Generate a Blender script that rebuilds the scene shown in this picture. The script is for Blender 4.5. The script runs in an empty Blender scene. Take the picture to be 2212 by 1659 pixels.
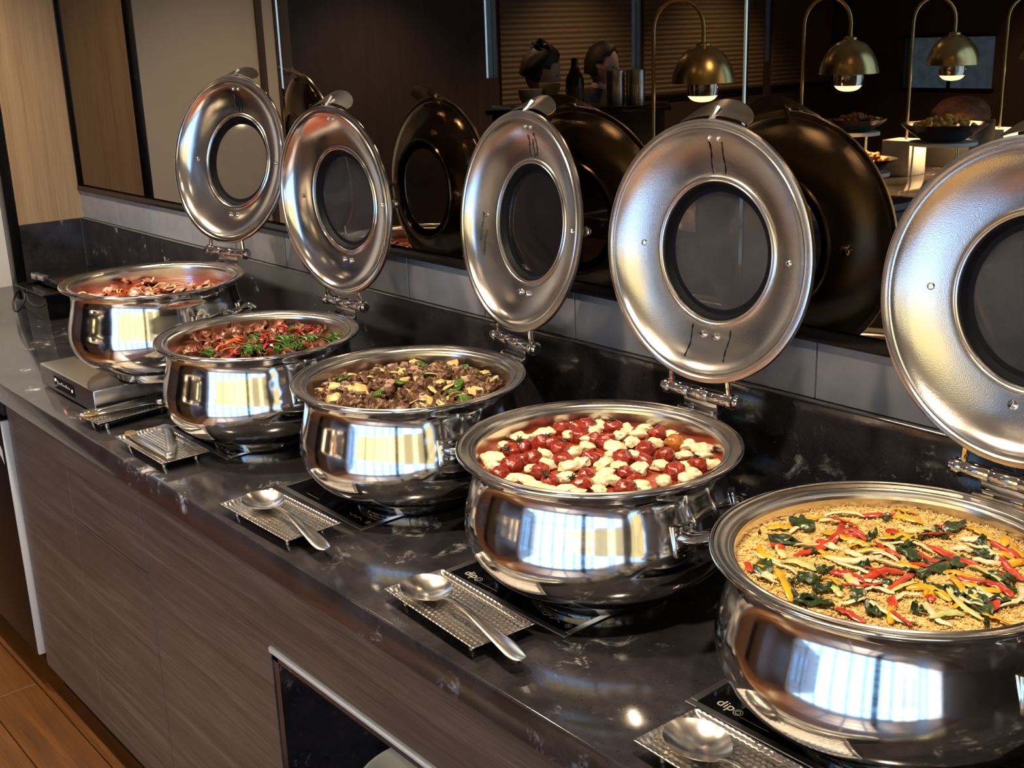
import bpy, bmesh, math, random
from mathutils import Vector, Matrix, noise
PI = math.pi
scene = bpy.context.scene
COL = scene.collection
CT = 0.9            # counter top height above the floor
# ---------------------------------------------------------------- camera
cd = bpy.data.cameras.new('camera'); cam = bpy.data.objects.new('camera', cd); COL.objects.link(cam)
YAW, PITCH, ROLL = math.radians(-50.217), math.radians(-16.618), math.radians(-1.859)
Fv = Vector((math.cos(PITCH)*math.sin(YAW), math.cos(PITCH)*math.cos(YAW), math.sin(PITCH)))
R0 = Vector((math.cos(YAW), -math.sin(YAW), 0)); U0 = R0.cross(Fv)
Rv = math.cos(ROLL)*R0 + math.sin(ROLL)*U0; Uv = -math.sin(ROLL)*R0 + math.cos(ROLL)*U0
cam.matrix_world = Matrix(((Rv.x, Uv.x, -Fv.x, 1.4051), (Rv.y, Uv.y, -Fv.y, -1.4581), (Rv.z, Uv.z, -Fv.z, CT+0.7998), (0, 0, 0, 1)))
cd.sensor_width = 36.0; cd.sensor_fit = 'HORIZONTAL'; cd.lens = 2521.3/2212*36.0; cd.clip_start = 0.05
scene.camera = cam
# ---------------------------------------------------------------- world, exposure
w = bpy.data.worlds.new('sky'); scene.world = w; w.use_nodes = True
bg = w.node_tree.nodes['Background']; bg.inputs['Color'].default_value = (0.33, 0.60, 1.0, 1); bg.inputs['Strength'].default_value = 2.8
scene.view_settings.view_transform = 'Standard'; scene.view_settings.look = 'None'
scene.view_settings.exposure = 1.05; scene.view_settings.gamma = 1.0; scene.view_settings.use_curve_mapping = False
scene.cycles.use_denoising = True
scene.cycles.max_bounces = 7; scene.cycles.glossy_bounces = 6; scene.cycles.diffuse_bounces = 3; scene.cycles.use_adaptive_sampling = True; scene.cycles.adaptive_threshold = 0.07
scene.cycles.transparent_max_bounces = 12
scene.cycles.caustics_reflective = False; scene.cycles.caustics_refractive = False
scene.cycles.sample_clamp_indirect = 8.0; scene.cycles.blur_glossy = 0.6
def area(name, loc, rot, sx, sy, power, color, portal=False, shape='RECTANGLE', spread=PI):
    l = bpy.data.lights.new(name, 'AREA'); l.shape = shape; l.size = sx
    if shape == 'RECTANGLE': l.size_y = sy
    l.energy = power; l.color = color; l.spread = spread
    if portal: l.cycles.is_portal = True
    o = bpy.data.objects.new(name, l); COL.objects.link(o); o.location = loc; o.rotation_euler = rot; return o
# portals guide the sky light through the real window openings of the far side of the room
area('window_portal', (2.85, -3.47, 1.37), (PI/2, 0, 0), 7.4, 2.58, 1, (1, 1, 1), True)
area('window_portal', (-0.93, -4.8, 1.6), (0, PI/2, 0), 2.0, 2.4, 1, (1, 1, 1), True)
sl = bpy.data.lights.new('sun', 'SUN'); sl.energy = 7.0; sl.angle = math.radians(0.6); sl.color = (1.0, 0.86, 0.62)
so_ = bpy.data.objects.new('sun', sl); COL.objects.link(so_); so_.rotation_euler = (math.radians(46), 0, math.radians(14))
# ---------------------------------------------------------------- materials
def newmat(name):
    m = bpy.data.materials.new(name); m.use_nodes = True
    nt = m.node_tree; b = nt.nodes['Principled BSDF']; return m, nt, b
def N(nt, t, **k):
    n = nt.nodes.new(t)
    for a, v in k.items():
        if a in n.inputs: n.inputs[a].default_value = v
        else: setattr(n, a, v)
    return n
def L(nt, a, b): nt.links.new(a, b)
def coords(nt, scale=(1, 1, 1), kind='Object'):
    tc = N(nt, 'ShaderNodeTexCoord'); mp = N(nt, 'ShaderNodeMapping'); mp.inputs['Scale'].default_value = scale
    L(nt, tc.outputs[kind], mp.inputs['Vector']); return mp.outputs['Vector']
def ramp(nt, fac, stops):
    r = N(nt, 'ShaderNodeValToRGB'); e = r.color_ramp.elements
    while len(e) < len(stops): e.new(0.5)
    for i, (p, c) in enumerate(stops):
        e[i].position = p; e[i].color = (*c, 1) if len(c) == 3 else c
    L(nt, fac, r.inputs['Fac']); return r.outputs['Color']
def plain(name, col, rough=0.5, metal=0.0, spec=0.5, **k):
    m, nt, b = newmat(name); b.inputs['Base Color'].default_value = (*col, 1); b.inputs['Roughness'].default_value = rough
    b.inputs['Metallic'].default_value = metal; b.inputs['Specular IOR Level'].default_value = spec
    for a, v in k.items(): b.inputs[a.replace('_', ' ')].default_value = v
    return m
def noisy(name, stops, scale=40, rough=0.5, detail=6, bump=0.0, bscale=None, metal=0, sxyz=(1, 1, 1), sss=0, coat=0, kind='Object', dist=0.002):
    m, nt, b = newmat(name); v = coords(nt, sxyz, kind)
    n = N(nt, 'ShaderNodeTexNoise', Scale=scale, Detail=detail, Roughness=0.6); L(nt, v, n.inputs['Vector'])
    L(nt, ramp(nt, n.outputs['Fac'], stops), b.inputs['Base Color'])
    b.inputs['Roughness'].default_value = rough; b.inputs['Metallic'].default_value = metal
    if sss: b.inputs['Subsurface Weight'].default_value = sss; b.inputs['Subsurface Radius'].default_value = (0.008, 0.004, 0.002); b.inputs['Subsurface Scale'].default_value = 0.6
    if coat: b.inputs['Coat Weight'].default_value = coat; b.inputs['Coat Roughness'].default_value = 0.12
    if bump:
        n2 = N(nt, 'ShaderNodeTexNoise', Scale=bscale or scale*3, Detail=4); L(nt, v, n2.inputs['Vector'])
        bp = N(nt, 'ShaderNodeBump', Strength=bump, Distance=dist); L(nt, n2.outputs['Fac'], bp.inputs['Height']); L(nt, bp.outputs['Normal'], b.inputs['Normal'])
    return m
M = {}
def brushed(name, col, r0, r1, sx):
    m, nt, b = newmat(name); v = coords(nt, sx)
    n = N(nt, 'ShaderNodeTexNoise', Scale=1.0, Detail=3); L(nt, v, n.inputs['Vector'])
    mr = N(nt, 'ShaderNodeMapRange'); L(nt, n.outputs['Fac'], mr.inputs['Value']); mr.inputs['To Min'].default_value = r0; mr.inputs['To Max'].default_value = r1
    L(nt, mr.outputs['Result'], b.inputs['Roughness']); b.inputs['Base Color'].default_value = (*col, 1); b.inputs['Metallic'].default_value = 1
    return m
M['steel'] = brushed('polished_steel', (0.74, 0.72, 0.70), 0.06, 0.14, (3, 3, 300))
M['pan'] = brushed('pan_steel', (0.70, 0.67, 0.64), 0.16, 0.28, (8, 8, 200))
M['chrome'] = plain('chrome', (0.80, 0.79, 0.78), 0.06, 1.0)
def lidmat(name, fog):
    # steel with fine beads of condensation that scatter the highlight
    m, nt, b = newmat(name); v = coords(nt)
    big = N(nt, 'ShaderNodeTexNoise', Scale=7, Detail=2); L(nt, v, big.inputs['Vector'])
    mask = N(nt, 'ShaderNodeMapRange', clamp=True); L(nt, big.outputs['Fac'], mask.inputs['Value'])
    mask.inputs['From Min'].default_value = 0.60-0.40*fog; mask.inputs['From Max'].default_value = 0.95-0.35*fog
    fine = N(nt, 'ShaderNodeTexNoise', Scale=650, Detail=2); L(nt, v, fine.inputs['Vector'])
    st = N(nt, 'ShaderNodeMath', operation='MULTIPLY'); L(nt, mask.outputs['Result'], st.inputs[0]); st.inputs[1].default_value = 0.30
    bp = N(nt, 'ShaderNodeBump', Distance=0.0010); L(nt, st.outputs[0], bp.inputs['Strength']); L(nt, fine.outputs['Fac'], bp.inputs['Height']); L(nt, bp.outputs['Normal'], b.inputs['Normal'])
    b.inputs['Base Color'].default_value = (0.66, 0.63, 0.60, 1); b.inputs['Metallic'].default_value = 1
    rr = N(nt, 'ShaderNodeMapRange'); L(nt, mask.outputs['Result'], rr.inputs['Value']); rr.inputs['To Min'].default_value = 0.16; rr.inputs['To Max'].default_value = 0.27
    L(nt, rr.outputs['Result'], b.inputs['Roughness']); return m
def glassmat(name, fog, tint=0.93):
    m, nt, b = newmat(name); nt.nodes.remove(b); out = nt.nodes['Material Output']
    tr = N(nt, 'ShaderNodeBsdfTransparent'); tr.inputs['Color'].default_value = (tint, tint, tint*1.02, 1)
    gl = N(nt, 'ShaderNodeBsdfGlossy', Roughness=0.03 + 0.25*fog); gl.inputs['Color'].default_value = (0.9, 0.95, 1, 1)
    lw = N(nt, 'ShaderNodeLayerWeight', Blend=0.5); pw = N(nt, 'ShaderNodeMath', operation='POWER'); L(nt, lw.outputs['Facing'], pw.inputs[0]); pw.inputs[1].default_value = 4.0
    fr = N(nt, 'ShaderNodeMath', operation='MULTIPLY_ADD'); L(nt, pw.outputs[0], fr.inputs[0]); fr.inputs[1].default_value = 0.9; fr.inputs[2].default_value = 0.04
    mx = N(nt, 'ShaderNodeMixShader'); L(nt, fr.outputs[0], mx.inputs[0]); L(nt, tr.outputs[0], mx.inputs[1]); L(nt, gl.outputs[0], mx.inputs[2])
    df = N(nt, 'ShaderNodeBsdfDiffuse'); df.inputs['Color'].default_value = (0.07, 0.072, 0.082, 1)
    v = coords(nt); n = N(nt, 'ShaderNodeTexNoise', Scale=600, Detail=2); L(nt, v, n.inputs['Vector'])
    n2 = N(nt, 'ShaderNodeTexNoise', Scale=14, Detail=3); L(nt, v, n2.inputs['Vector'])
    a = N(nt, 'ShaderNodeMath', operation='MULTIPLY'); L(nt, n.outputs['Fac'], a.inputs[0]); L(nt, n2.outputs['Fac'], a.inputs[1])
    k = N(nt, 'ShaderNodeMath', operation='MULTIPLY'); L(nt, a.outputs[0], k.inputs[0]); k.inputs[1].default_value = 2.6*fog
    m2 = N(nt, 'ShaderNodeMixShader'); L(nt, k.outputs[0], m2.inputs[0]); L(nt, mx.outputs[0], m2.inputs[1]); L(nt, df.outputs[0], m2.inputs[2])
    L(nt, m2.outputs[0], out.inputs['Surface']); return m
M['pane'] = glassmat('window_glass', 0.0)
def stone(name, base, vein, rough, k=1.0):
    m, nt, b = newmat(name); v = coords(nt, (1, 1, 1))
    w1 = N(nt, 'ShaderNodeTexNoise', Scale=5, Detail=8, Roughness=0.65, Distortion=1.2); L(nt, v, w1.inputs['Vector'])
    w2 = N(nt, 'ShaderNodeTexNoise', Scale=26, Detail=10, Roughness=0.75, Distortion=0.7); L(nt, v, w2.inputs['Vector'])
    a = ramp(nt, w1.outputs['Fac'], [(0.545, (0, 0, 0)), (0.65, (1, 1, 1))]); c = ramp(nt, w2.outputs['Fac'], [(0.53, (0, 0, 0)), (0.66, (1, 1, 1))])
    mu = N(nt, 'ShaderNodeMath', operation='MULTIPLY'); L(nt, a, mu.inputs[0]); L(nt, c, mu.inputs[1])
    w3 = N(nt, 'ShaderNodeTexNoise', Scale=12, Detail=6, Roughness=0.7); L(nt, v, w3.inputs['Vector'])
    bc = ramp(nt, w3.outputs['Fac'], [(0.35, base), (0.7, tuple(x*2.6 for x in base))])
    mx = N(nt, 'ShaderNodeMix', data_type='RGBA'); L(nt, mu.outputs[0], mx.inputs['Factor']); L(nt, bc, mx.inputs['A']); mx.inputs['B'].default_value = (*vein, 1)
    sp = N(nt, 'ShaderNodeTexVoronoi', Scale=150); L(nt, v, sp.inputs['Vector'])
    sc = ramp(nt, sp.outputs['Distance'], [(0.10, (0.02, 0.02, 0.02)), (0.16, (1, 1, 1))])
    m2 = N(nt, 'ShaderNodeMix', data_type='RGBA', blend_type='MULTIPLY'); m2.inputs['Factor'].default_value = 0.8; L(nt, mx.outputs['Result'], m2.inputs['A']); L(nt, sc, m2.inputs['B'])
    L(nt, m2.outputs['Result'], b.inputs['Base Color']); b.inputs['Roughness'].default_value = rough
    n5 = N(nt, 'ShaderNodeTexNoise', Scale=3, Detail=4); L(nt, v, n5.inputs['Vector'])
    mr = N(nt, 'ShaderNodeMapRange'); L(nt, n5.outputs['Fac'], mr.inputs['Value']); mr.inputs['To Min'].default_value = rough*0.7; mr.inputs['To Max'].default_value = rough*1.4
    L(nt, mr.outputs['Result'], b.inputs['Roughness'])
    return m
M['stone'] = stone('black_stone', (0.0165, 0.0145, 0.0170), (0.55, 0.55, 0.58), 0.11)
def wood(name, c0, c1, c2, axis, rough, scale=1.0, bump=0.15):
    m, nt, b = newmat(name)
    s = {'x': (1.2, 26, 26), 'z': (26, 26, 1.2), 'y': (26, 1.2, 26)}[axis]; v = coords(nt, tuple(t*scale for t in s))
    n = N(nt, 'ShaderNodeTexNoise', Scale=1.0, Detail=9, Roughness=0.62, Distortion=0.8); L(nt, v, n.inputs['Vector'])
    s2 = {'x': (5, 380, 380), 'z': (380, 380, 5), 'y': (380, 5, 380)}[axis]; v2 = coords(nt, tuple(t*scale for t in s2))
    n2 = N(nt, 'ShaderNodeTexNoise', Scale=1.0, Detail=7, Roughness=0.65); L(nt, v2, n2.inputs['Vector'])
    mx = N(nt, 'ShaderNodeMix', data_type='FLOAT'); mx.inputs['Factor'].default_value = 0.5; L(nt, n.outputs['Fac'], mx.inputs['A']); L(nt, n2.outputs['Fac'], mx.inputs['B'])
    L(nt, ramp(nt, mx.outputs['Result'], [(0.32, c0), (0.5, c1), (0.68, c2)]), b.inputs['Base Color'])
    b.inputs['Roughness'].default_value = rough
    bp = N(nt, 'ShaderNodeBump', Strength=bump, Distance=0.001); L(nt, mx.outputs['Result'], bp.inputs['Height']); L(nt, bp.outputs['Normal'], b.inputs['Normal'])
    return m
M['oak'] = wood('light_oak', (0.26, 0.165, 0.090), (0.38, 0.255, 0.148), (0.48, 0.335, 0.205), 'z', 0.45)
M['walnut'] = wood('dark_laminate', (0.045, 0.029, 0.022), (0.098, 0.066, 0.050), (0.21, 0.150, 0.115), 'x', 0.42, 1.3)
M['floor'] = wood('floor_oak', (0.022, 0.0072, 0.0012), (0.070, 0.0245, 0.0040), (0.135, 0.052, 0.010), 'x', 0.38)
M['brown'] = wood('brown_panelling', (0.070, 0.046, 0.038), (0.10, 0.067, 0.055), (0.13, 0.090, 0.075), 'z', 0.45)
M['white'] = noisy('white_paint', [(0.3, (0.72, 0.70, 0.67)), (0.7, (0.78, 0.76, 0.73))], 3, 0.6)
M['ceil'] = noisy('ceiling_paint', [(0.3, (0.46, 0.38, 0.31)), (0.7, (0.50, 0.42, 0.345))], 3, 0.8)
M['tile'] = noisy('grey_tile', [(0.35, (0.19, 0.19, 0.215)), (0.65, (0.235, 0.235, 0.265))], 12, 0.18, bump=0.04, bscale=20)
M['grout'] = plain('grout', (0.42, 0.41, 0.40), 0.8)
M['mirror'] = plain('bronze_mirror', (0.23, 0.182, 0.128), 0.006, 1.0)
M['black'] = plain('black_lacquer', (0.006, 0.005, 0.005), 0.25, 0.0, 0.3)
M['matte'] = plain('matte_black', (0.012, 0.012, 0.013), 0.55)
M['hobglass'] = noisy('black_glass', [(0.3, (0.003, 0.003, 0.004)), (0.7, (0.005, 0.005, 0.006))], 6, 0.045)
M['alu'] = plain('satin_aluminium', (0.78, 0.80, 0.82), 0.35, 0.25)
M['frame'] = plain('hob_frame_steel', (0.55, 0.53, 0.51), 0.28, 1.0)
M['tray'] = plain('hammered_steel', (0.66, 0.62, 0.57), 0.24, 1.0)
M['spoon'] = brushed('spoon_steel', (0.78, 0.74, 0.68), 0.14, 0.26, (60, 60, 60))
M['brass'] = plain('brushed_brass', (0.86, 0.66, 0.30), 0.27, 1.0)
M['marble'] = noisy('white_marble', [(0.35, (0.62, 0.60, 0.57)), (0.6, (0.80, 0.79, 0.76))], 9, 0.3)
M['brasspole'] = plain('brass_pole', (0.74, 0.54, 0.24), 0.28, 1.0)
M['print'] = plain('panel_print', (0.62, 0.60, 0.55), 0.5)
M['goldprint'] = plain('worn_gold_print', (0.40, 0.34, 0.16), 0.5)
M['rubber'] = plain('black_gasket', (0.004, 0.004, 0.006), 0.5, 0.0, 0.15)
def emit(name, col, s):
    m, nt, b = newmat(name); b.inputs['Base Color'].default_value = (0.02, 0.02, 0.02, 1)
    b.inputs['Emission Color'].default_value = (*col, 1); b.inputs['Emission Strength'].default_value = s; return m
M['panel'] = emit('warm_diffuser', (1.0, 0.76, 0.40), 3.2)
M['bulbhot'] = emit('lit_bulb', (1.0, 0.72, 0.32), 7.0)
M['downlight'] = emit('downlight_lens', (1.0, 0.78, 0.50), 40.0)
M['led'] = emit('red_display', (1.0, 0.25, 0.16), 4.0)
# ---------------------------------------------------------------- mesh helpers
def link(name, me, parent=None, loc=None, rot=None):
    o = bpy.data.objects.new(name, me); COL.objects.link(o)
    if parent is not None: o.parent = parent
    if loc is not None: o.location = loc
    if rot is not None: o.rotation_euler = rot
    return o
def mk(name, vf, mat, parent=None, loc=None, rot=None, smooth=True, ang=35, flip=False):
    v, f = vf; me = bpy.data.meshes.new(name); me.from_pydata([tuple(p) for p in v], [], f)
    bm = bmesh.new(); bm.from_mesh(me)
    bmesh.ops.recalc_face_normals(bm, faces=bm.faces)
    bm.to_mesh(me); bm.free()
    if smooth:
        me.polygons.foreach_set('use_smooth', [True]*len(me.polygons)); me.set_sharp_from_angle(angle=math.radians(ang))
    me.materials.append(mat if not isinstance(mat, str) else M[mat]); me.update()
    return link(name, me, parent, loc, rot)
def box(x0, x1, y0, y1, z0, z1, bev=0.0, seg=2):
    bm = bmesh.new()
    vs = [bm.verts.new((x, y, z)) for z in (z0, z1) for y in (y0, y1) for x in (x0, x1)]
    for f in ((0, 2, 3, 1), (4, 5, 7, 6), (0, 1, 5, 4), (2, 6, 7, 3), (0, 4, 6, 2), (1, 3, 7, 5)): bm.faces.new([vs[i] for i in f])
    if bev: bmesh.ops.bevel(bm, geom=list(bm.edges), offset=bev, segments=seg, profile=0.5, affect='EDGES')
    bm.verts.index_update(); r = ([tuple(v.co) for v in bm.verts], [[v.index for v in f.verts] for f in bm.faces]); bm.free(); return r
def join(*parts):
    V, F = [], []
    for v, f in parts:
        n = len(V); V += [tuple(p) for p in v]; F += [[i+n for i in q] for q in f]
    return V, F
def xf(vf, m): return [tuple(m @ Vector(p)) for p in vf[0]], vf[1]
def tr(vf, x=0, y=0, z=0): return [(p[0]+x, p[1]+y, p[2]+z) for p in vf[0]], vf[1]
def lathe(prof, n=64, closed=False, a0=0.0):
    V, F = [], []; idx = []
    for r, z in prof:
        if r < 1e-6: idx.append([len(V)]*n); V.append((0, 0, z))
        else:
            idx.append(list(range(len(V), len(V)+n)))
            V += [(r*math.cos(a0+2*PI*k/n), r*math.sin(a0+2*PI*k/n), z) for k in range(n)]
    m = len(prof)
    for i in range(m if closed else m-1):
        a, b = idx[i], idx[(i+1) % m]
        for k in range(n):
            k2 = (k+1) % n; q = [a[k], a[k2], b[k2], b[k]]
            q2 = [x for j, x in enumerate(q) if x not in q[:j]]
            if len(q2) > 2: F.append(q2)
    return V, F
def smoothprof(pts, sub=4):
    out = []
    for i in range(len(pts)-1):
        p0 = pts[max(i-1, 0)]; p1 = pts[i]; p2 = pts[i+1]; p3 = pts[min(i+2, len(pts)-1)]
        for k in range(sub):
            t = k/sub
            out.append(tuple(0.5*(2*p1[j]+(p2[j]-p0[j])*t+(2*p0[j]-5*p1[j]+4*p2[j]-p3[j])*t*t+(3*p1[j]-p0[j]-3*p2[j]+p3[j])*t**3) for j in range(len(p1))))
    out.append(tuple(pts[-1])); return out
def tube(pts, rad, n=8, up=None, flat=1.0, cap=True, closed=False):
    pts = [Vector(p) for p in pts]; m = len(pts); V, F = [], []
    rad = rad if isinstance(rad, (list, tuple)) else [rad]*m
    prev = Vector(up) if up else None
    for i in range(m):
        if closed: t = pts[(i+1) % m]-pts[i-1]
        else: t = pts[min(i+1, m-1)]-pts[max(i-1, 0)]
        t.normalize()
        if prev is None: prev = Vector((0, 0, 1)) if abs(t.z) < 0.9 else Vector((1, 0, 0))
        nn = (prev-t*prev.dot(t))
        if nn.length < 1e-6: nn = t.orthogonal()
        nn.normalize(); bb = t.cross(nn)
        if not up: prev = nn
        for k in range(n):
            a = 2*PI*k/n; V.append(tuple(pts[i]+(bb*math.cos(a)+nn*math.sin(a)*flat)*rad[i]))
    for i in range(m if closed else m-1):
        for k in range(n):
            j = (i+1) % m; F.append([i*n+k, i*n+(k+1) % n, j*n+(k+1) % n, j*n+k])
    if cap and not closed: F.append(list(range(n))[::-1]); F.append([(m-1)*n+k for k in range(n)])
    return V, F
def ico(sub=2):
    bm = bmesh.new(); bmesh.ops.create_icosphere(bm, subdivisions=sub, radius=1.0)
    bm.verts.index_update(); r = ([tuple(v.co) for v in bm.verts], [[v.index for v in f.verts] for f in bm.faces]); bm.free(); return r
ICO = {k: ico(k) for k in (1, 2, 3, 4)}
def blob(seed, sx, sy, sz, amp=0.25, freq=1.6, sub=3, cube=0.0):
    V = []
    o = Vector((seed*3.17, seed*1.91, seed*0.73))
    for p in ICO[sub][0]:
        p = Vector(p)
        if cube: mx = max(abs(p.x), abs(p.y), abs(p.z)); p = p.lerp(p/mx*0.8, cube)
        d = 1+amp*noise.fractal(p*freq+o, 0.6, 2.0, 3)
        V.append((p.x*d*sx, p.y*d*sy, p.z*d*sz))
    return V, ICO[sub][1]
def empty(name, loc=(0, 0, 0), rz=0.0):
    o = bpy.data.objects.new(name, None); COL.objects.link(o); o.location = loc; o.rotation_euler = (0, 0, rz); o.empty_display_size = 0.05; return o
def tag(o, label=None, cat=None, group=None, kind=None):
    if label: o['label'] = label
    if cat: o['category'] = cat
    if group: o['group'] = group
    if kind: o['kind'] = kind
    return o
def struct(name, vf, mat, **k):
    o = mk(name, vf, mat, **k); o['kind'] = 'structure'; return o
TOM=[(-0.116,-0.072),(-0.121,-0.045),(-0.068,-0.111),(-0.065,-0.074),(-0.049,-0.157),(-0.014,-0.103),(0.019,-0.115),(-0.026,-0.049),(-0.138,0.053),(-0.108,-0.017),(-0.097,-0.006),(-0.086,0.042),(-0.114,0.084),(-0.056,0.049),(-0.085,0.113),(-0.037,0.053),(-0.007,-0.01),(0.041,-0.067),(0.059,-0.093),(0.033,0.016),(0.032,0.064),(0.059,0.035),(0.06,0.078),(0.117,0.034),(0.122,0.078),(-0.015,0.142),(0.036,0.125),(0.076,-0.02),(0.111,-0.059),(-0.065,-0.018),(0.097,-0.024),(-0.07,-0.087),(-0.117,0.066)]
MOZ=[(-0.146,-0.061),(-0.163,-0.018),(-0.143,-0.014),(-0.143,0.021),(-0.115,-0.109),(-0.086,-0.129),(-0.028,-0.142),(-0.011,-0.132),(-0.037,-0.1),(-0.066,-0.047),(-0.034,-0.07),(0.013,-0.138),(0.02,-0.15),(0.043,-0.139),(0.055,-0.12),(0.073,-0.114),(0.025,-0.088),(-0.003,-0.059),(-0.042,-0.009),(-0.001,-0.037),(-0.106,0.038),(-0.131,0.067),(-0.066,0.047),(-0.048,0.02),(-0.089,0.077),(-0.106,0.108),(-0.05,0.093),(-0.06,0.122),(-0.051,0.151),(-0.032,0.118),(-0.015,0.083),(-0.009,0.045),(0.024,0.043),(0.005,0.023),(0.023,-0.013),(0.045,-0.005),(0.055,-0.04),(0.068,-0.065),(0.078,-0.048),(0.089,-0.086),(0.075,0.006),(0.12,-0.036),(0.016,0.106),(-0.003,0.155),(0.083,0.041),(0.128,0.002),(0.144,0.031),(0.108,0.065),(0.079,0.097),(0.075,0.142),(0.099,0.117),(0.049,0.138),(0.129,0.1),(0.134,0.052)]
PRED=[(-0.088,-0.07,-0.108,0.055),(-0.095,0.03,-0.058,0.031),(-0.048,0.036,-0.001,0.014),(0.002,0.04,0.055,0.038),(0.003,0.064,0.082,0.046),(0.0,-0.061,0.021,-0.012),(0.028,-0.068,0.028,-0.005),(-0.007,-0.092,0.02,-0.048),(0.02,-0.141,0.059,-0.146),(-0.056,0.07,-0.027,0.063),(-0.022,0.08,0.006,0.121),(0.047,0.127,0.097,0.11),(0.073,0.102,0.122,0.061),(-0.105,0.091,-0.073,0.117),(-0.129,-0.06,-0.098,-0.081),(-0.126,-0.121,-0.102,-0.14),(-0.098,-0.01,-0.081,-0.017),(0.011,0.01,0.036,0.024),(0.07,-0.054,0.083,-0.055),(0.117,-0.009,0.136,-0.032)]
PYEL=[(-0.139,-0.07,-0.091,-0.09),(-0.161,-0.025,-0.139,-0.002),(-0.145,0.024,-0.116,0.06),(-0.083,-0.109,-0.025,-0.159),(-0.107,0.011,-0.045,0.026),(-0.05,0.045,-0.003,0.064),(-0.051,-0.004,-0.013,0.024),(-0.073,0.11,-0.036,0.122),(-0.09,0.133,-0.057,0.14),(0.005,0.145,0.045,0.137),(-0.002,-0.004,0.034,0.006),(0.065,0.011,0.117,-0.009),(0.049,0.021,0.088,0.025),(-0.093,-0.023,-0.066,-0.036),(-0.105,-0.127,-0.068,-0.126),(-0.071,-0.042,-0.039,-0.025),(0.061,0.135,0.058,0.187),(0.067,0.154,0.092,0.121),(0.064,-0.046,0.076,-0.043),(-0.047,0.073,-0.018,0.066)]
PONI=[(-0.129,-0.09,-0.058,-0.105),(-0.1,-0.148,-0.058,-0.137),(-0.049,-0.047,-0.0,-0.045),(-0.067,-0.043,-0.018,0.002),(-0.06,-0.006,-0.033,-0.013),(-0.031,0.041,0.017,0.056),(-0.137,0.059,-0.098,0.091),(0.013,-0.083,0.041,-0.064),(0.023,-0.098,0.086,-0.117),(0.016,-0.13,0.021,-0.095),(0.078,-0.065,0.122,-0.088),(0.049,-0.081,0.069,-0.055),(0.039,0.112,0.078,0.09),(0.022,0.083,0.047,0.091),(0.122,0.05,0.135,-0.024),(-0.134,-0.016,-0.124,0.013),(-0.096,-0.002,-0.066,-0.012),(0.075,-0.115,0.093,-0.106),(-0.087,-0.13,-0.067,-0.136)]
PLEA=[(-0.145,-0.046,-0.099,-0.041),(-0.152,0.023,-0.119,-0.001),(-0.087,-0.141,-0.1,-0.1),(-0.023,-0.156,0.017,-0.139),(0.006,-0.091,0.032,-0.118),(0.033,-0.112,0.066,-0.125),(0.056,-0.034,0.077,-0.022),(-0.02,0.119,0.003,0.156),(-0.064,0.037,-0.053,0.048),(-0.015,0.04,0.015,0.019),(0.089,0.042,0.112,0.061),(0.094,-0.004,0.14,-0.042),(0.071,-0.082,0.092,-0.088),(-0.053,-0.079,-0.035,-0.065),(-0.019,0.078,-0.009,0.087),(0.048,0.093,0.072,0.084),(-0.09,-0.044,-0.074,-0.044),(-0.082,0.101,-0.067,0.097),(0.119,0.032,0.132,0.025),(-0.024,-0.032,-0.011,-0.035),(-0.055,-0.124,-0.037,-0.12),(-0.178,-0.049,-0.168,-0.05),(0.075,-0.014,0.098,-0.029),(0.035,0.126,0.044,0.124),(0.139,-0.057,0.147,-0.058)]
PSTE=[(-0.089,-0.088,-0.048,-0.079),(-0.041,0.085,-0.01,0.118),(0.073,-0.011,0.137,-0.055),(0.034,-0.062,0.047,-0.028),(0.088,-0.005,0.12,-0.021),(-0.033,-0.068,-0.003,-0.08),(-0.018,-0.106,0.009,-0.118),(0.098,-0.091,0.119,-0.06),(-0.067,0.004,-0.045,0.02),(-0.117,-0.059,-0.092,-0.08)]
CHIVE=[(-0.002,-0.108),(0.054,-0.037),(0.037,0.033),(-0.037,0.107),(0.039,0.146),(0.056,0.091),(-0.009,0.001),(0.081,0.026),(0.089,0.13)]
CHILI=[(0.015,0.007),(0.018,0.09),(0.011,0.124),(-0.003,-0.058),(0.025,-0.088),(-0.029,0.066),(-0.0,-0.046),(0.067,-0.012),(0.065,-0.088)]
POTATO=[(-0.032,-0.081),(-0.036,-0.136),(-0.094,-0.096),(-0.135,-0.034),(0.025,0.147),(0.081,0.126),(-0.068,0.03),(-0.126,0.103),(-0.093,-0.131),(0.123,-0.015),(-0.054,-0.084),(-0.056,0.139),(0.112,0.058),(0.106,-0.04)]
ONIC=[(0.011,0.013),(0.077,-0.003),(0.054,-0.042),(-0.109,0.01),(-0.006,0.052),(0.118,0.012),(0.048,0.04),(0.102,-0.053),(-0.059,0.01)]
GPEP=[(0.025,-0.086),(-0.114,-0.07),(0.003,-0.022),(0.082,0.046),(-0.023,0.14)]
HAM=[(0.014,-0.054),(0.088,-0.034),(-0.117,0.072),(-0.049,0.048),(-0.13,0.05),(-0.064,0.102)]
# ================================================================ the room
XL, XR = -2.61, 6.8
fl = struct('floor', join(box(-6.2, 7.0, -3.52, 0.15, -0.06, -0.012), box(-6.2, -0.9, -9.5, -3.52, -0.06, -0.012)), 'floor', smooth=False); tag(fl, 'orange-brown wooden floor in front of the buffet', 'floor')
rng = random.Random(5)
y = -0.50; row = 0
while y > -1.75:
    x = -2.9 + (0.0 if row % 2 else -0.6)
    while x < 0.4:
        xe = min(x+1.2, 0.45)
        if xe-x > 0.05 and xe > -2.85:
            x0 = max(x, -2.88); o = mk('plank', box(x0+0.0012, xe-0.0012, y-0.1388, y-0.0012, -0.012, 0.0, 0.0015, 1), 'floor', fl)
        x += 1.2
    y -= 0.14; row += 1
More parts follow.
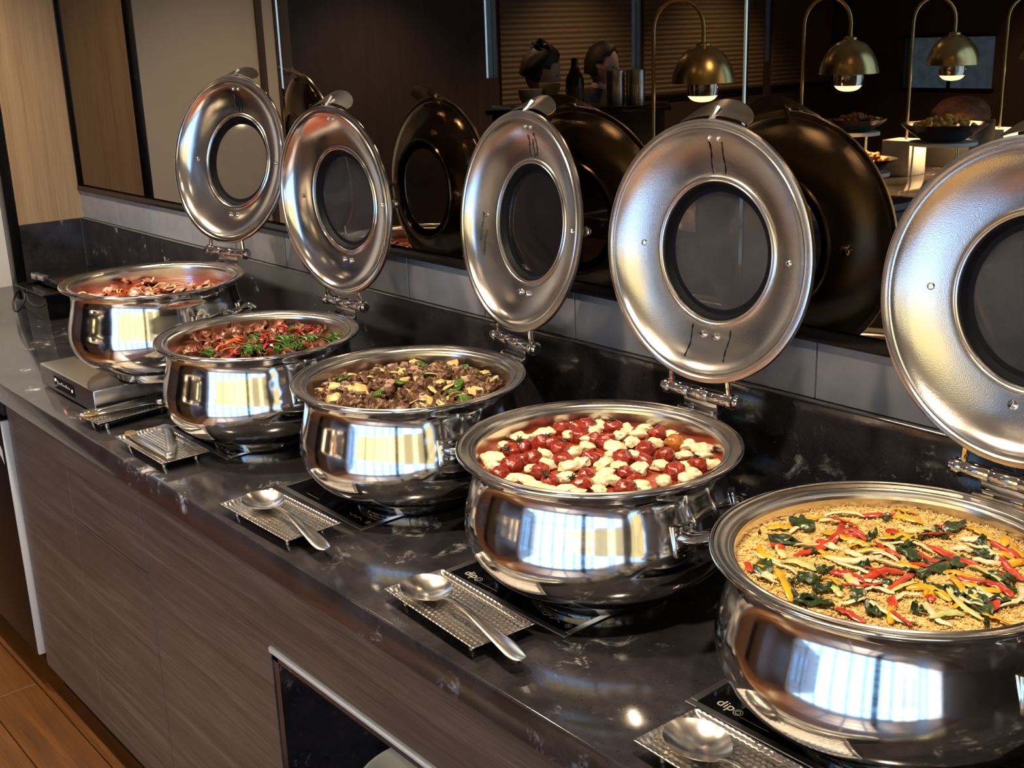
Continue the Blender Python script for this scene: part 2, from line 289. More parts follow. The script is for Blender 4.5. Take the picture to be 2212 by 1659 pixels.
# back wall with its stone splashback, tile course and mirror
wb = struct('wall_back', box(XL-0.3, XR, 0.012, 0.15, 0, 2.8), 'grout', smooth=False); tag(wb, 'back wall behind the buffet, carrying tiles and tinted mirror', 'wall')
mk('splashback', box(XL, XR, -0.014, 0.012, CT, CT+0.2458, 0.002), 'stone', wb)
mk('splashback_edge', box(XL, XR, -0.0155, 0.012, CT+0.2459, CT+0.2485, 0.0005, 1), 'frame', wb)
xs = [XL]+[-2.568+0.2685*k for k in range(1, 25)]
for a, b in zip(xs[:-1], xs[1:]):
    if b-a > 0.02: mk('tile', box(a+0.0015, b-0.0015, -0.004, 0.012, CT+0.2492, CT+0.3395, 0.0012, 1), 'tile', wb)
mk('mirror_rail', box(XL, XR, -0.012, 0.012, CT+0.3400, CT+0.3580, 0.002), 'black', wb)
mk('mirror_side_rail', box(XL, XL+0.010, -0.010, 0.012, CT+0.3580, 2.8, 0.002), 'black', wb)
mp = [(-2.598, -1.1765, 'tinted mirror panel beside the light oak end panel'), (-1.1735, 0.2315, 'tinted mirror panel behind the two middle lids'), (0.2345, 1.64, 'tinted mirror panel reflecting the brass heat lamps'), (1.643, 3.2, 'tinted mirror panel past the right end of the picture')]
for a, b, lab in mp:
    o = mk('mirror_panel', box(a, b, 0.0, 0.0115, CT+0.3585, 2.72, 0.0035, 1), 'mirror', smooth=False); tag(o, lab, 'mirror', 'tinted mirror panels on the back wall')
# light oak end panel with its black edge, stone return below it
wp = struct('wall_end_panel', box(-2.66, XL, -0.222, 0.012, CT+0.2465, 2.8, 0.001, 1), 'oak'); tag(wp, 'light oak end panel at the far end of the counter', 'wall panel')
mk('black_edge', box(-2.662, XL+0.003, -0.256, -0.2225, CT+0.0005, 2.8, 0.002), 'black', wp)
mk('stone_return', box(-2.66, XL+0.0005, -0.222, -0.0145, CT+0.0005, CT+0.246, 0.001, 1), 'stone', wp)
wl = struct('wall_left', box(-2.99, -2.89, -0.95, 0.012, 0, 2.8), 'white', smooth=False); tag(wl, 'white painted wall at the far left of the counter', 'wall')
mk('corner_trim', box(-3.02, -2.885, -1.02, -0.95, 0, 2.8, 0.004), 'brown', wl)
mk('corner_strip', box(-2.895, -2.8805, -0.90, -0.87, 0.0, 2.8, 0.002), 'brown', wl)
wpas = struct('wall_passage', box(-6.0, -3.02, -0.99, -0.90, 0, 2.8), 'brown', smooth=False); tag(wpas, 'brown panelled wall leading away to the left', 'wall')
# far left wall with slit windows beside closed blinds
def zwall(name, x0, x1, segs, z0, z1, mat, lab, axis='x'):
    parts = []
    for a, b, lo, hi in segs:
        parts.append(box(x0, x1, a, b, lo, hi) if axis == 'x' else box(a, b, x0, x1, lo, hi))
    o = struct(name, join(*parts), mat, smooth=False); tag(o, lab, 'wall'); return o
slits = [(-4.665, -4.55), (-6.30, -6.19), (-8.11, -8.03)]
segs = []; ye = 0.0
for a, b in slits:
    segs.append((b, ye, 0, 2.8)); segs += [(a, b, 0, CT+0.48), (a, b, 2.62, 2.8)]; ye = a
segs.append((-9.3, ye, 0, 2.8))
zwall('wall_far_left', -6.12, -6.0, segs, 0, 2.8, 'brown', 'dark brown panelled wall across the room')
M['slit'] = glassmat('slit_glass', 0.15, 0.9)
for i, (a, b) in enumerate(slits):
    o = struct('window_%d' % (i+1), box(-6.06, -6.05, a, b, CT+0.48, 2.62), 'slit', smooth=False); tag(o, ['slit window nearest the white wall', 'slit window behind the heat lamps', 'slit window in the far corner'][i], 'window', 'slit windows between the blinds')
def blind(y0, y1, z0, lab):
    V, F = [], []; n = 70; z1 = 2.62
    for k in range(n+1):
        z = z0+(z1-z0)*k/n; dx = 0.006 if k % 2 else 0.0
        V += [(-5.985+dx, y0, z), (-5.985+dx, y1, z), (-5.998, y1, z), (-5.998, y0, z)]
    for k in range(n):
        for j in range(4): F.append([k*4+j, k*4+(j+1) % 4, k*4+4+(j+1) % 4, k*4+4+j])
    F += [[3, 2, 1, 0], [n*4, n*4+1, n*4+2, n*4+3]]
    o = empty('roller_blind', (0, 0, 0)); tag(o, lab, 'blind', 'closed blinds on the far wall')
    mk('slat_sheet', (V, F), 'bamboo', o, smooth=False); mk('bottom_bar', box(-5.998, -5.975, y0, y1, z0-0.03, z0, 0.003), 'matte', o); mk('head_rail', box(-5.998, -5.96, y0, y1, 2.62, 2.68, 0.003), 'matte', o)
M['bamboo'] = noisy('bamboo_slats', [(0.3, (0.20, 0.14, 0.085)), (0.7, (0.30, 0.215, 0.135))], 12, 0.6, sxyz=(1, 1, 40))
blind(-6.17, -4.69, CT+0.25, 'bamboo blind behind the two people'); blind(-8.0, -6.33, CT+0.25, 'bamboo blind behind the nearest heat lamp'); blind(-9.1, -8.14, CT+0.25, 'bamboo blind in the far corner')
# end wall of the room with one window
zwall('wall_far_end', -9.32, -9.2, [(-6.12, -5.2, 0, 2.8), (-5.2, -4.27, 0, CT+0.18), (-5.2, -4.27, CT+0.66, 2.8), (-4.27, -0.95, 0, 2.8)], 0, 2.8, 'brown', 'brown end wall of the dining room with one low window', 'y')
M['tint'] = glassmat('tinted_pane', 0.35, 0.3)
wf = struct('window_4', box(-5.2, -4.27, -9.27, -9.26, CT+0.18, CT+0.66), 'tint', smooth=False); tag(wf, 'low grey window in the far end wall', 'window')
mk('window_frame', join(box(-4.75, -4.72, -9.255, -9.23, CT+0.18, CT+0.66), box(-5.22, -4.25, -9.22, -9.19, CT+0.655, CT+0.685), box(-5.22, -4.25, -9.22, -9.19, CT+0.155, CT+0.185)), 'matte', wf)
rw = zwall('wall_return', -1.0, -0.9, [(-9.2, -6.0, 0, 2.8), (-6.0, -3.6, 0, 0.6), (-6.0, -3.6, 2.6, 2.8), (-3.6, -3.4, 0, 2.8)], 0, 2.8, 'brown', 'brown return wall beside the island, with a long window')
for k in range(3):
    o = struct('window_%d' % (30+k), box(-0.955, -0.949, -6.0+0.8*k+0.02, -5.2+0.8*k-0.02, 0.63, 2.57), 'pane', smooth=False); tag(o, 'clear window bay facing the heat-lamp island', 'window', 'window bays facing the island')
    mk('window_frame', join(box(-0.98, -0.92, -6.0+0.8*k, -5.97+0.8*k, 0.6, 2.6), box(-0.98, -0.92, -5.23+0.8*k, -5.2+0.8*k, 0.6, 2.6)), 'matte', o, smooth=False)
# big window wall on the open side of the room
WB = [(-0.85+0.5291*k, -0.85+0.5291*(k+1), 0.08, 2.66) for k in range(14)]; XE = -0.85+0.5291*14
sg = [(-0.9, -0.85, 0, 2.8), (-0.85, XR, 0, 0.08), (-0.85, XR, 2.66, 2.8), (XE, XR, 0.08, 2.66)]
ww = zwall('wall_window_side', -3.52, -3.4, sg, 0, 2.8, 'white', 'window wall on the open side of the room', 'y')
for i, (a, b, z0, z1) in enumerate(WB):
    o = struct('window_%d' % (5+i), box(a+0.02, b-0.02, -3.47, -3.464, z0+0.03, z1-0.03), 'pane', smooth=False); tag(o, 'clear window bay facing the buffet counter', 'window', 'window bays facing the counter')
    bars = [box(a, a+0.025, -3.49, -3.44, z0, z1), box(b-0.025, b, -3.49, -3.44, z0, z1), box(a, b, -3.49, -3.44, z0, z0+0.035), box(a, b, -3.49, -3.44, z1-0.035, z1)]
    for zz in (CT-0.40, CT+0.10, CT+1.2):
        if z0 < zz < z1-0.1: bars.append(box(a, b, -3.485, -3.445, zz, zz+0.022))
    mk('window_frame', join(*bars), 'matte', o, smooth=False)
wr = struct('wall_right', box(XR, XR+0.1, -3.5, 0.15, 0, 2.8), 'brown', smooth=False); tag(wr, 'brown wall beyond the right end of the counter', 'wall')
ce = struct('ceiling', join(box(-6.2, 7.0, -3.52, 0.15, 2.8, 2.86), box(-6.2, -0.9, -9.5, -3.52, 2.8, 2.86)), 'ceil', smooth=False); tag(ce, 'dim warm-grey ceiling above the buffet', 'ceiling')
# sheer curtains
M['sheer'] = None
m, nt, b = newmat('sheer_curtain'); nt.nodes.remove(b)
td = N(nt, 'ShaderNodeBsdfTranslucent'); td.inputs['Color'].default_value = (0.85, 0.83, 0.80, 1); dd = N(nt, 'ShaderNodeBsdfDiffuse'); dd.inputs['Color'].default_value = (0.8, 0.78, 0.75, 1)
mxs = N(nt, 'ShaderNodeMixShader'); mxs.inputs[0].default_value = 0.4; L(nt, td.outputs[0], mxs.inputs[1]); L(nt, dd.outputs[0], mxs.inputs[2]); L(nt, mxs.outputs[0], nt.nodes['Material Output'].inputs['Surface']); M['sheer'] = m
def curtain(x0, x1, z0, z1, lab):
    n = int((x1-x0)/0.012); V, F = [], []
    for k in range(n+1):
        x = x0+(x1-x0)*k/n; yy = -3.33+0.022*math.sin(k*0.9)+0.008*math.sin(k*0.37)
        V += [(x, yy, z0), (x, yy, z1)]
    for k in range(n): F.append([2*k, 2*k+2, 2*k+3, 2*k+1])
    o = mk('sheer_curtain', (V, F), 'sheer')
    tag(o, lab, 'curtain', 'sheer curtains at the windows')
curtain(2.9, 4.1, 0.06, 2.6, 'white sheer curtain drawn across the middle bays'); curtain(5.0, 6.4, 0.06, 2.6, 'white sheer curtain at the right end of the windows')
cp = mk('round_column', tr(lathe([(0.0, 0), (0.11, 0), (0.11, 2.8), (0, 2.8)], 24), 2.05, -3.1, 0), 'matte'); tag(cp, 'dark round column in front of the windows', 'column'); cp['kind'] = 'structure'
# cream roller shades, sunlit from outside, covering the upper half of the right-hand bays
m, nt, b = newmat('cream_shade'); nt.nodes.remove(b)
td = N(nt, 'ShaderNodeBsdfTranslucent'); td.inputs['Color'].default_value = (0.90, 0.64, 0.24, 1); dd = N(nt, 'ShaderNodeBsdfDiffuse'); dd.inputs['Color'].default_value = (0.80, 0.68, 0.42, 1)
mxs = N(nt, 'ShaderNodeMixShader'); mxs.inputs[0].default_value = 0.30; L(nt, td.outputs[0], mxs.inputs[1]); L(nt, dd.outputs[0], mxs.inputs[2]); L(nt, mxs.outputs[0], nt.nodes['Material Output'].inputs['Surface']); M['shade'] = m
for k in range(1, 14):
    x0 = -0.85+0.5291*k+0.015; x1 = x0+0.5291-0.03; o = empty('roller_blind', ((x0+x1)/2, -3.376, 2.66)); hw = (x1-x0)/2
    tag(o, ['cream roller blind half lowered, second bay from the left', 'cream roller blind half lowered, third bay from the left', 'cream roller blind half lowered, fourth bay from the left', 'cream roller blind half lowered, fifth bay from the left', 'cream roller blind half lowered, sixth bay from the left', 'cream roller blind half lowered, seventh bay from the left', 'cream roller blind half lowered, eighth bay from the left', 'cream roller blind half lowered, ninth bay from the left', 'cream roller blind half lowered, tenth bay from the left', 'cream roller blind half lowered, eleventh bay from the left', 'cream roller blind half lowered, twelfth bay from the left', 'cream roller blind half lowered, last bay but one', 'cream roller blind half lowered, last bay'][k-1], 'blind', 'half-lowered cream blinds')
    mk('fabric', ([(-hw, 0, -1.45), (hw, 0, -1.45), (hw, 0, 0), (-hw, 0, 0)], [[0, 1, 2, 3]]), 'shade', o, smooth=False); mk('hem_bar', box(-hw, hw, -0.006, 0.006, -1.47, -1.45), 'frame', o, smooth=False)
    mk('roller', xf(lathe([(0, -hw), (0.02, -hw), (0.02, hw), (0, hw)], 16), Matrix.Translation((0, 0, -0.0)) @ Matrix.Rotation(PI/2, 4, 'Y')), 'alu', o)
for i, (x, y) in enumerate([(-2.0, -0.75), (-1.0, -0.75), (0.0, -0.75), (1.0, -0.75), (-0.9, -2.2), (-3.9, -2.6), (-3.4, -4.4), (-5.2, -3.4), (-5.2, -5.4), (-5.2, -7.2), (-3.6, -8.2)]):  # those over the far dining area are added to brighten its walls
    d = empty('downlight', (x, y, 2.8)); tag(d, 'small recessed ceiling downlight, those over the far room added', 'ceiling light', 'recessed downlights')
    mk('trim_ring', tr(lathe([(0.045, -0.012), (0.06, -0.012), (0.062, 0), (0.045, 0)], 24, True)), 'brass', d); mk('lens', lathe([(0, -0.006), (0.045, -0.006)], 20), 'downlight', d)
    s = bpy.data.lights.new('downlight_or_fill_beam', 'SPOT'); s.energy = (95, 62, 58, 52)[i] if i < 4 else 90; s.spot_size = math.radians(100); s.spot_blend = 0.7; s.color = (1.0, 0.80, 0.56); s.shadow_soft_size = 0.045
    so = bpy.data.objects.new('downlight_or_fill_beam', s); COL.objects.link(so); so.parent = d; so.location = (0, 0, -0.02)
# ================================================================ counter
ctop = mk('countertop', box(-2.889, 3.4, -0.6395, -0.0145, CT-0.056, CT, 0.004, 3), 'stone'); tag(ctop, 'long black speckled stone countertop carrying the chafing dishes', 'countertop')
ZB = CT-0.056; YF = -0.62
def cabinet(name, x0, x1, lab):
    c = empty(name, (0, 0, 0)); tag(c, lab, 'cabinet'); return c
c1 = cabinet('base_cabinet', -1.645, -0.815, 'dark brown wood-grain base cabinet with drawer beside the black fridge')
mk('body', box(-1.645, -0.8165, YF+0.018, -0.02, 0.075, ZB-0.001), 'walnut', c1, smooth=False)
mk('toe_kick', box(-1.645, -0.8165, YF+0.035, -0.02, 0.0, 0.0745), 'black', c1, smooth=False)
mk('door', box(-1.644, -1.2375, YF, YF+0.0175, 0.077, ZB-0.002, 0.0012, 1), 'walnut', c1)
mk('drawer_front', box(-1.2365, -0.8165, YF, YF+0.0175, CT-0.2595, ZB-0.002, 0.0012, 1), 'walnut', c1)
mk('door', box(-1.2365, -0.8165, YF, YF+0.0175, 0.077, CT-0.263, 0.0012, 1), 'walnut', c1)
c2 = cabinet('shelf_cabinet', -0.8135, 3.4, 'dark brown wood-grain cabinet with an open stone-lined niche')
NX0, NX1, NT, NB = -0.29, 1.5, CT-0.222, 0.16
mk('front_panel', join(box(-0.8135, NX0, YF, YF+0.0175, 0.077, ZB-0.002, 0.0012, 1), box(NX0, NX1, YF, YF+0.0175, NT, ZB-0.002), box(NX1, 3.38, YF, YF+0.0175, 0.077, ZB-0.002), box(NX0, NX1, YF, YF+0.0175, 0.077, NB)), 'walnut', c2)
mk('toe_kick', box(-0.8135, 3.38, YF+0.035, -0.02, 0, 0.0745), 'black', c2, smooth=False)
mk('body', join(box(-0.8135, NX0-0.02, YF+0.018, -0.02, 0.075, ZB-0.001), box(NX1+0.02, 3.38, YF+0.018, -0.02, 0.075, ZB-0.001), box(NX0-0.02, NX1+0.02, YF+0.018, -0.02, NT+0.02, ZB-0.001), box(NX0-0.02, NX1+0.02, YF+0.018, -0.02, 0.075, NB-0.02), box(NX0-0.02, NX1+0.02, -0.06, -0.02, NB-0.02, NT+0.02)), 'matte', c2, smooth=False)
mk('niche_lining', join(box(NX0, NX0+0.02, YF+0.003, -0.07, NB, NT), box(NX1-0.02, NX1, YF+0.003, -0.07, NB, NT), box(NX0, NX1, YF+0.003, -0.07, NT-0.02, NT), box(NX0, NX1, YF+0.003, -0.07, NB, NB+0.02), box(NX0, NX1, -0.075, -0.062, NB, NT)), 'stone', c2, smooth=False)
mk('niche_bar', box(NX0+0.004, NX1, YF-0.006, YF+0.004, NT-0.001, NT+0.010, 0.002), 'alu', c2)
wbw = empty('serving_bowl', (0.03, -0.50, NB+0.02)); tag(wbw, 'white bowl stored in the open niche under the counter', 'bowl')
M['china'] = plain('white_china', (0.85, 0.85, 0.84), 0.15)
mk('stand', lathe([(0, 0), (0.09, 0), (0.09, 0.265), (0, 0.265)], 32), 'matte', wbw)
mk('bowl', lathe(smoothprof([(0.0, 0.266), (0.06, 0.267), (0.09, 0.281), (0.13, 0.316), (0.14, 0.331), (0.136, 0.331), (0.12, 0.316), (0.085, 0.288), (0.05, 0.276), (0, 0.275)], 3), 48), 'china', wbw)
fr = empty('under_counter_fridge', (0, 0, 0)); tag(fr, 'black under-counter fridge with bright aluminium door edge', 'fridge')
mk('body', box(-2.30, -1.662, YF+0.03, -0.02, 0.09, ZB-0.002), 'matte', fr, smooth=False)
mk('door', box(-2.29, -1.668, YF-0.012, YF+0.029, 0.10, ZB-0.055, 0.003), 'black', fr)
mk('door_edge', box(-1.6675, -1.6555, YF-0.014, YF+0.02, 0.105, ZB-0.062, 0.002), 'alu', fr)
mk('top_grille', box(-2.29, -1.662, YF-0.004, YF+0.029, ZB-0.05, ZB-0.003, 0.003), 'matte', fr)
mk('white_patch', ([(-1.722, YF-0.0128, CT-0.22), (-1.690, YF-0.0128, CT-0.245), (-1.692, YF-0.0128, CT-0.205), (-1.724, YF-0.0128, CT-0.175)], [[0, 1, 2, 3]]), 'china', fr, smooth=False)  # small flat white patch on the fridge door
mk('foot', box(-2.29, -1.67, YF+0.06, -0.05, 0.0, 0.09), 'matte', fr, smooth=False)
lf = mk('end_cabinet', box(-2.889, -2.31, YF, -0.02, 0.0, ZB-0.001, 0.002, 1), 'walnut'); tag(lf, 'dark cabinet at the far end under the countertop', 'cabinet')
# ================================================================ chafing dishes
DH, HZ, RL, DL, OFF, BL = 0.2248, 0.026, 0.2004, 0.0219, 0.012, 0.0764
ZR = 0.2222
POTS = [(-1.1813, -0.3784, 0.060, -0.2391, 1.7645), (-0.7374, -0.3555, 0.0, -0.0611, 1.5655), (-0.2480, -0.3200, 0.0, 0.1350, 1.6780), (0.2473, -0.3326, 0.0, -0.007, 1.6249), (0.7446, -0.347, 0.0, 0.0541, 1.6354)]
outer = smoothprof([(0.1085, 0.016), (0.122, 0.020), (0.150, 0.030), (0.176, 0.048), (0.194, 0.072), (0.2015, 0.098), (0.2005, 0.124), (0.1945, 0.150), (0.1885, 0.175), (0.1868, 0.192), (0.1895, 0.205), (0.198, 0.2125)], 5)
foot = [(0.0, 0.016), (0.098, 0.014), (0.100, 0.001), (0.1015, 0.0), (0.1075, 0.0), (0.1085, 0.0015)]
rim = smoothprof([(0.198, 0.2125), (0.2065, 0.2165), (0.2096, 0.2195), (0.2100, 0.2225), (0.2085, 0.2245), (0.2055, 0.2245)], 3)
POTPROF = foot+outer+rim[1:]+[(0.2035, 0.2225), (0.1955, 0.2195), (0.1955, 0.2165)]
panprof = [(0.2040, 0.2232), (0.2020, 0.2228)]+smoothprof([(0.2020, 0.2228), (0.1960, 0.2208), (0.1920, 0.2200)], 3)+[(0.1905, 0.2212), (0.1890, 0.2214), (0.1875, 0.2200), (0.1865, 0.2170), (0.1838, 0.2150), (0.1826, 0.2158), (0.1810, 0.2150), (0.1798, 0.2110)]+smoothprof([(0.1798, 0.2110), (0.1780, 0.190), (0.1765, 0.165), (0.172, 0.130), (0.155, 0.110), (0.0, 0.108)], 4)
inner = [(0.2004, -0.0045), (0.2004, -0.001), (0.1995, 0.0015), (0.1970, 0.0025), (0.1925, 0.0022), (0.1905, 0.0002), (0.1885, 0.0002), (0.1872, 0.0018), (0.1850, 0.0012)]
dome = smoothprof([(0.1850, 0.0012), (0.1800, -0.0050), (0.1700, -0.0125), (0.1550, -0.0195), (0.1380, -0.0250), (0.1220, -0.0285), (0.1165, -0.0292)], 4)
wring = [(0.1150, -0.0280), (0.1135, -0.0272), (0.1118, -0.0272), (0.1105, -0.0282), (0.1095, -0.0282), (0.1085, -0.0275), (0.1070, -0.0282), (0.1060, -0.0310), (0.1060, -0.0480)]
outs = [(0.1075, -0.0500), (0.1105, -0.0500), (0.1130, -0.0475)]+smoothprof([(0.1130, -0.0475), (0.1300, -0.0440), (0.1480, -0.0380), (0.1650, -0.0300), (0.1800, -0.0200), (0.1905, -0.0095), (0.1925, -0.0055)], 4)+[(0.1990, -0.0055)]
LIDPROF = inner+dome[1:]+wring+outs
def ball(r, n=14): return lathe([(0 if k in (0, n) else r*math.sin(PI*k/n), -r*math.cos(PI*k/n)) for k in range(n+1)], 20)
pot_me = None; shared = {}
def sh(key, vf, mat, parent, loc=None, rot=None, ang=35):
    if key not in shared:
        o = mk(key.split('|')[0], vf, mat, parent, loc, rot, ang=ang); shared[key] = o.data; return o
    o = link(key.split('|')[0], shared[key], parent, loc, rot); return o
def arc(c, r, a0, a1, n, plane='xz'):
    return [(c[0]+r*math.cos(a0+(a1-a0)*k/n), c[1], c[2]+r*math.sin(a0+(a1-a0)*k/n)) for k in range(n+1)]
def crescent():
    # lid tab: arched leaf-shaped plate
    V, F = [], []; n = 24; w = 0.064; th = 0.0022
    for k in range(n+1):
        t = -1+2*k/n; x = w*t; d = 0.030*math.sqrt(max(0.0, 1-t*t))+0.006; bow = -0.012*t*t
        for (u, zz) in ((-0.006, 0), (d, 0.010*(1-t*t)), (d, 0.010*(1-t*t)-th), (-0.006, -th)): V.append((x, u*0.42+bow+zz*0.5, -0.014-u*0.90+zz*0.25))
    for k in range(n):
        for j in range(4): F.append([k*4+j, k*4+(j+1) % 4, k*4+4+(j+1) % 4, k*4+4+j])
    F += [[3, 2, 1, 0], [n*4, n*4+1, n*4+2, n*4+3]]; return V, F
def dish(i, label, lidm, glm):
    x, y, dz, ps, th = POTS[i]
    d = empty('chafing_dish', (x, y, CT+dz+0.0022), -ps); tag(d, label, 'chafing dish', 'steel chafing dishes along the counter')
    # pots on the counter line: the rim keeps the measured height
    sh('pot', lathe(POTPROF, 128), 'steel', d, ang=40); sh('food_pan', lathe(panprof, 128), 'pan', d, ang=30)
    for s in (-1, 1):
        # strap handle: two mounts and a broad chrome bar bowed outwards
        pol = lambda az, r, z: (s*r*math.cos(math.radians(az)), r*math.sin(math.radians(az)), z)
        pts = smoothprof([pol(-10, 0.193, 0.146), pol(-8, 0.212, 0.147), pol(-2, 0.228, 0.153), pol(5, 0.236, 0.158), pol(13, 0.238, 0.160), pol(21, 0.236, 0.158), pol(28, 0.228, 0.153), pol(34, 0.212, 0.147), pol(36, 0.193, 0.146)], 5); n = len(pts)
        h = sh('side_handle|%d' % s, tube(pts, [0.015 if k < 10 or k > n-11 else 0.0125 for k in range(n)], 14, up=(0, 0, 1), flat=0.50), 'chrome', d)
        for az in (-10, 36):
            sh('mount_plate|%d%d' % (s, az), xf(box(-0.003, 0.003, -0.017, 0.017, -0.022, 0.022, 0.002), Matrix.Translation(pol(az, 0.1985, 0.142)) @ Matrix.Rotation(math.radians(az) if s > 0 else PI-math.radians(az), 4, 'Z') @ Matrix.Rotation(-0.20, 4, 'Y')), 'chrome', h)
            sh('bolt|%d%d' % (s, az), tr(ball(0.0080), *pol(az+9, 0.210, 0.136)), 'chrome', h)
        for az in (4, 22): sh('grip_ring|%d%d' % (s, az), xf(tube([(0.0165*math.cos(t), 0, 0.0105*math.sin(t)) for t in [2*PI*k/20 for k in range(20)]], 0.0028, 6, closed=True), Matrix.Translation(pol(az, 0.2365, 0.158)) @ Matrix.Rotation(math.radians(az) if s > 0 else PI-math.radians(az), 4, 'Z')), 'chrome', h)
    # hinge at the back
    P = Vector((0, DH, ZR+HZ)); al = PI-th
    hb = sh('hinge_barrel', xf(lathe([(0, -0.060), (0.0105, -0.060), (0.0108, -0.058), (0.0108, -0.021), (0.0103, -0.020), (0.0108, -0.019), (0.0108, 0.019), (0.0103, 0.020), (0.0108, 0.021), (0.0108, 0.058), (0.0105, 0.060), (0, 0.060)], 24), Matrix.Translation(P) @ Matrix.Rotation(PI/2, 4, 'Y')), 'chrome', d)
    for s in (-1, 1):
        sh('hinge_collar|%d' % s, xf(lathe([(0, 0), (0.0128, 0), (0.0132, 0.002), (0.0132, 0.009), (0.0120, 0.010), (0.0092, 0.0105), (0.0092, 0.0160), (0.0078, 0.0175), (0, 0.0175)], 24), Matrix.Translation(P+Vector((s*0.060, 0, 0))) @ Matrix.Rotation(s*PI/2, 4, 'Y')), 'chrome', hb)
    sh('hinge_bracket', join(tr(box(-0.034, 0.034, -0.002, 0.002, -0.030, 0.002, 0.001, 1), 0, DH+0.002, ZR+HZ-0.006), xf(box(-0.040, 0.040, -0.014, 0.012, -0.0018, 0.0018, 0.001, 1), Matrix.Translation((0, DH-0.012, ZR-0.004)) @ Matrix.Rotation(0.5, 4, 'X'))), 'steel', d)
    K = P + Vector((0, -math.cos(th), math.sin(th)))*(RL+DL) + Vector((0, -math.sin(th), -math.cos(th)))*OFF
    ld = mk('lid', lathe(LIDPROF, 112, True), lidm, d, K, (al, 0, 0), ang=32)
    gl = mk('lid_window', lathe([(0, -0.0455), (0.1058, -0.0455), (0.1058, -0.0415), (0, -0.0415)], 64), glm, ld)
    sh('window_gasket', lathe([(0.1058, -0.0315), (0.1040, -0.0315), (0.1035, -0.0330), (0.0990, -0.0412), (0.0910, -0.0413), (0.0910, -0.0414), (0.1058, -0.0414)], 64, True), 'rubber', ld)
    sh('lid_handle', join(crescent_at, tube([(0.0, RL*0.972, -0.002), (0.0, RL+0.006, -0.012), (0.0, RL+0.014, -0.020)], [0.006, 0.005, 0.007], 10)), 'pan', ld)
    for s in (-1, 1):
        sh('side_knob|%d' % s, tr(xf(lathe([(0, 0.0), (0.006, 0.0), (0.006, -0.002), (0.0035, -0.004), (0.0035, -0.009), (0.007, -0.0110), (0.0095, -0.0145), (0.0095, -0.0185), (0.007, -0.0225), (0, -0.024)], 20), Matrix.Identity(4)), s*0.142, 0, -0.0385), 'chrome', ld)
        sh('rivet|s%d' % s, xf(lathe([(0.0052, -0.001), (0.0050, 0.0012), (0.0034, 0.0030), (0, 0.0036)], 14), Matrix.Translation((s*0.142, 0, -0.0238)) @ Matrix.Rotation(s*-0.3, 4, 'Y')), 'chrome', ld)
        sh('rivet|t%d' % s, xf(lathe([(0.0050, -0.001), (0.0048, 0.0014), (0.0030, 0.0032), (0, 0.0038)], 14), Matrix.Translation((s*0.0085, 0.171, -0.0116)) @ Matrix.Rotation(0.6, 4, 'X')), 'chrome', ld)
        sh('rivet|b%d' % s, xf(lathe([(0.0062, -0.001), (0.0062, 0.0022), (0.0040, 0.0040), (0.0036, 0.0062), (0, 0.0066)], 14), Matrix.Translation((s*0.0125, -0.130, -0.0268)) @ Matrix.Rotation(-0.25, 4, 'X')), 'chrome', ld)
        # arm from the barrel end to the lid rim, in lid space
        b0 = Vector((s*0.060, -(RL+DL), -OFF)); b1 = Vector((s*0.056, -0.186, -0.006))
        sh('hinge_arm|%d' % s, tube([b0, b0.lerp(b1, 0.5), b1], [0.0052, 0.0046, 0.0040], 10), 'chrome', ld)
    # runs of water, straight down the open lid: (x, y from, y to)
    DR = {0: [(-0.014, .160, .121), (-0.002, .158, .119), (0.011, .152, .121)], 2: [(-0.008, .158, .120), (0.004, .150, .119), (0.014, .162, .121), (-0.150, .004, -.050), (-0.138, -.030, -.078)], 3: [(-0.011, .168, .118), (0.013, .166, .118), (-0.034, -.118, -.168), (0.040, -.116, -.164)]}.get(i, [])
    zl = lambda r: next((p0[1]+(p1[1]-p0[1])*(r-p0[0])/(p1[0]-p0[0]) for p0, p1 in zip(dome[:-1], dome[1:]) if p1[0] <= r <= p0[0]), -0.0285)
    for k, (xw, ya, yb) in enumerate(DR):
        pts = [(lambda x_, y_: (x_, y_, zl(math.hypot(x_, y_))+0.0003))(xw+0.0012*math.sin(q*0.7+k*2), ya+(yb-ya)*q/10) for q in range(11)]
        mk('water_run', tube(pts, [0.0005+0.0010*abs(math.sin(q*2.1+k)) for q in range(11)], 6), 'water', ld)
    return d
M['water'] = plain('dark_water', (0.012, 0.010, 0.010), 0.08)
cr = crescent(); crescent_at = ([(p[0], p[1]+RL+0.008, p[2]) for p in cr[0]], cr[1])
DISH = [dish(0, 'chafing dish of red noodle soup on the portable induction cooker', lidmat('lid_steel_streaked', 0.25), glassmat('lid_glass_clear', 0.03)),
        dish(1, 'chafing dish of sliced pork with green chives and red chilli', lidmat('lid_steel_dry', 0.05), glassmat('lid_glass_misted', 0.30)),
        dish(2, 'chafing dish of browned meat with potato and green pepper', lidmat('lid_steel_beaded', 0.75), glassmat('lid_glass_wet', 0.05)),
        dish(3, 'chafing dish of cherry tomatoes and white cheese in red sauce', lidmat('lid_steel_fogged', 0.95), glassmat('lid_glass_fogged', 0.6)),
        dish(4, 'chafing dish of couscous with pepper strips, nearest the camera', lidmat('lid_steel_misted', 0.9), glassmat('lid_glass_hazed', 0.55))]
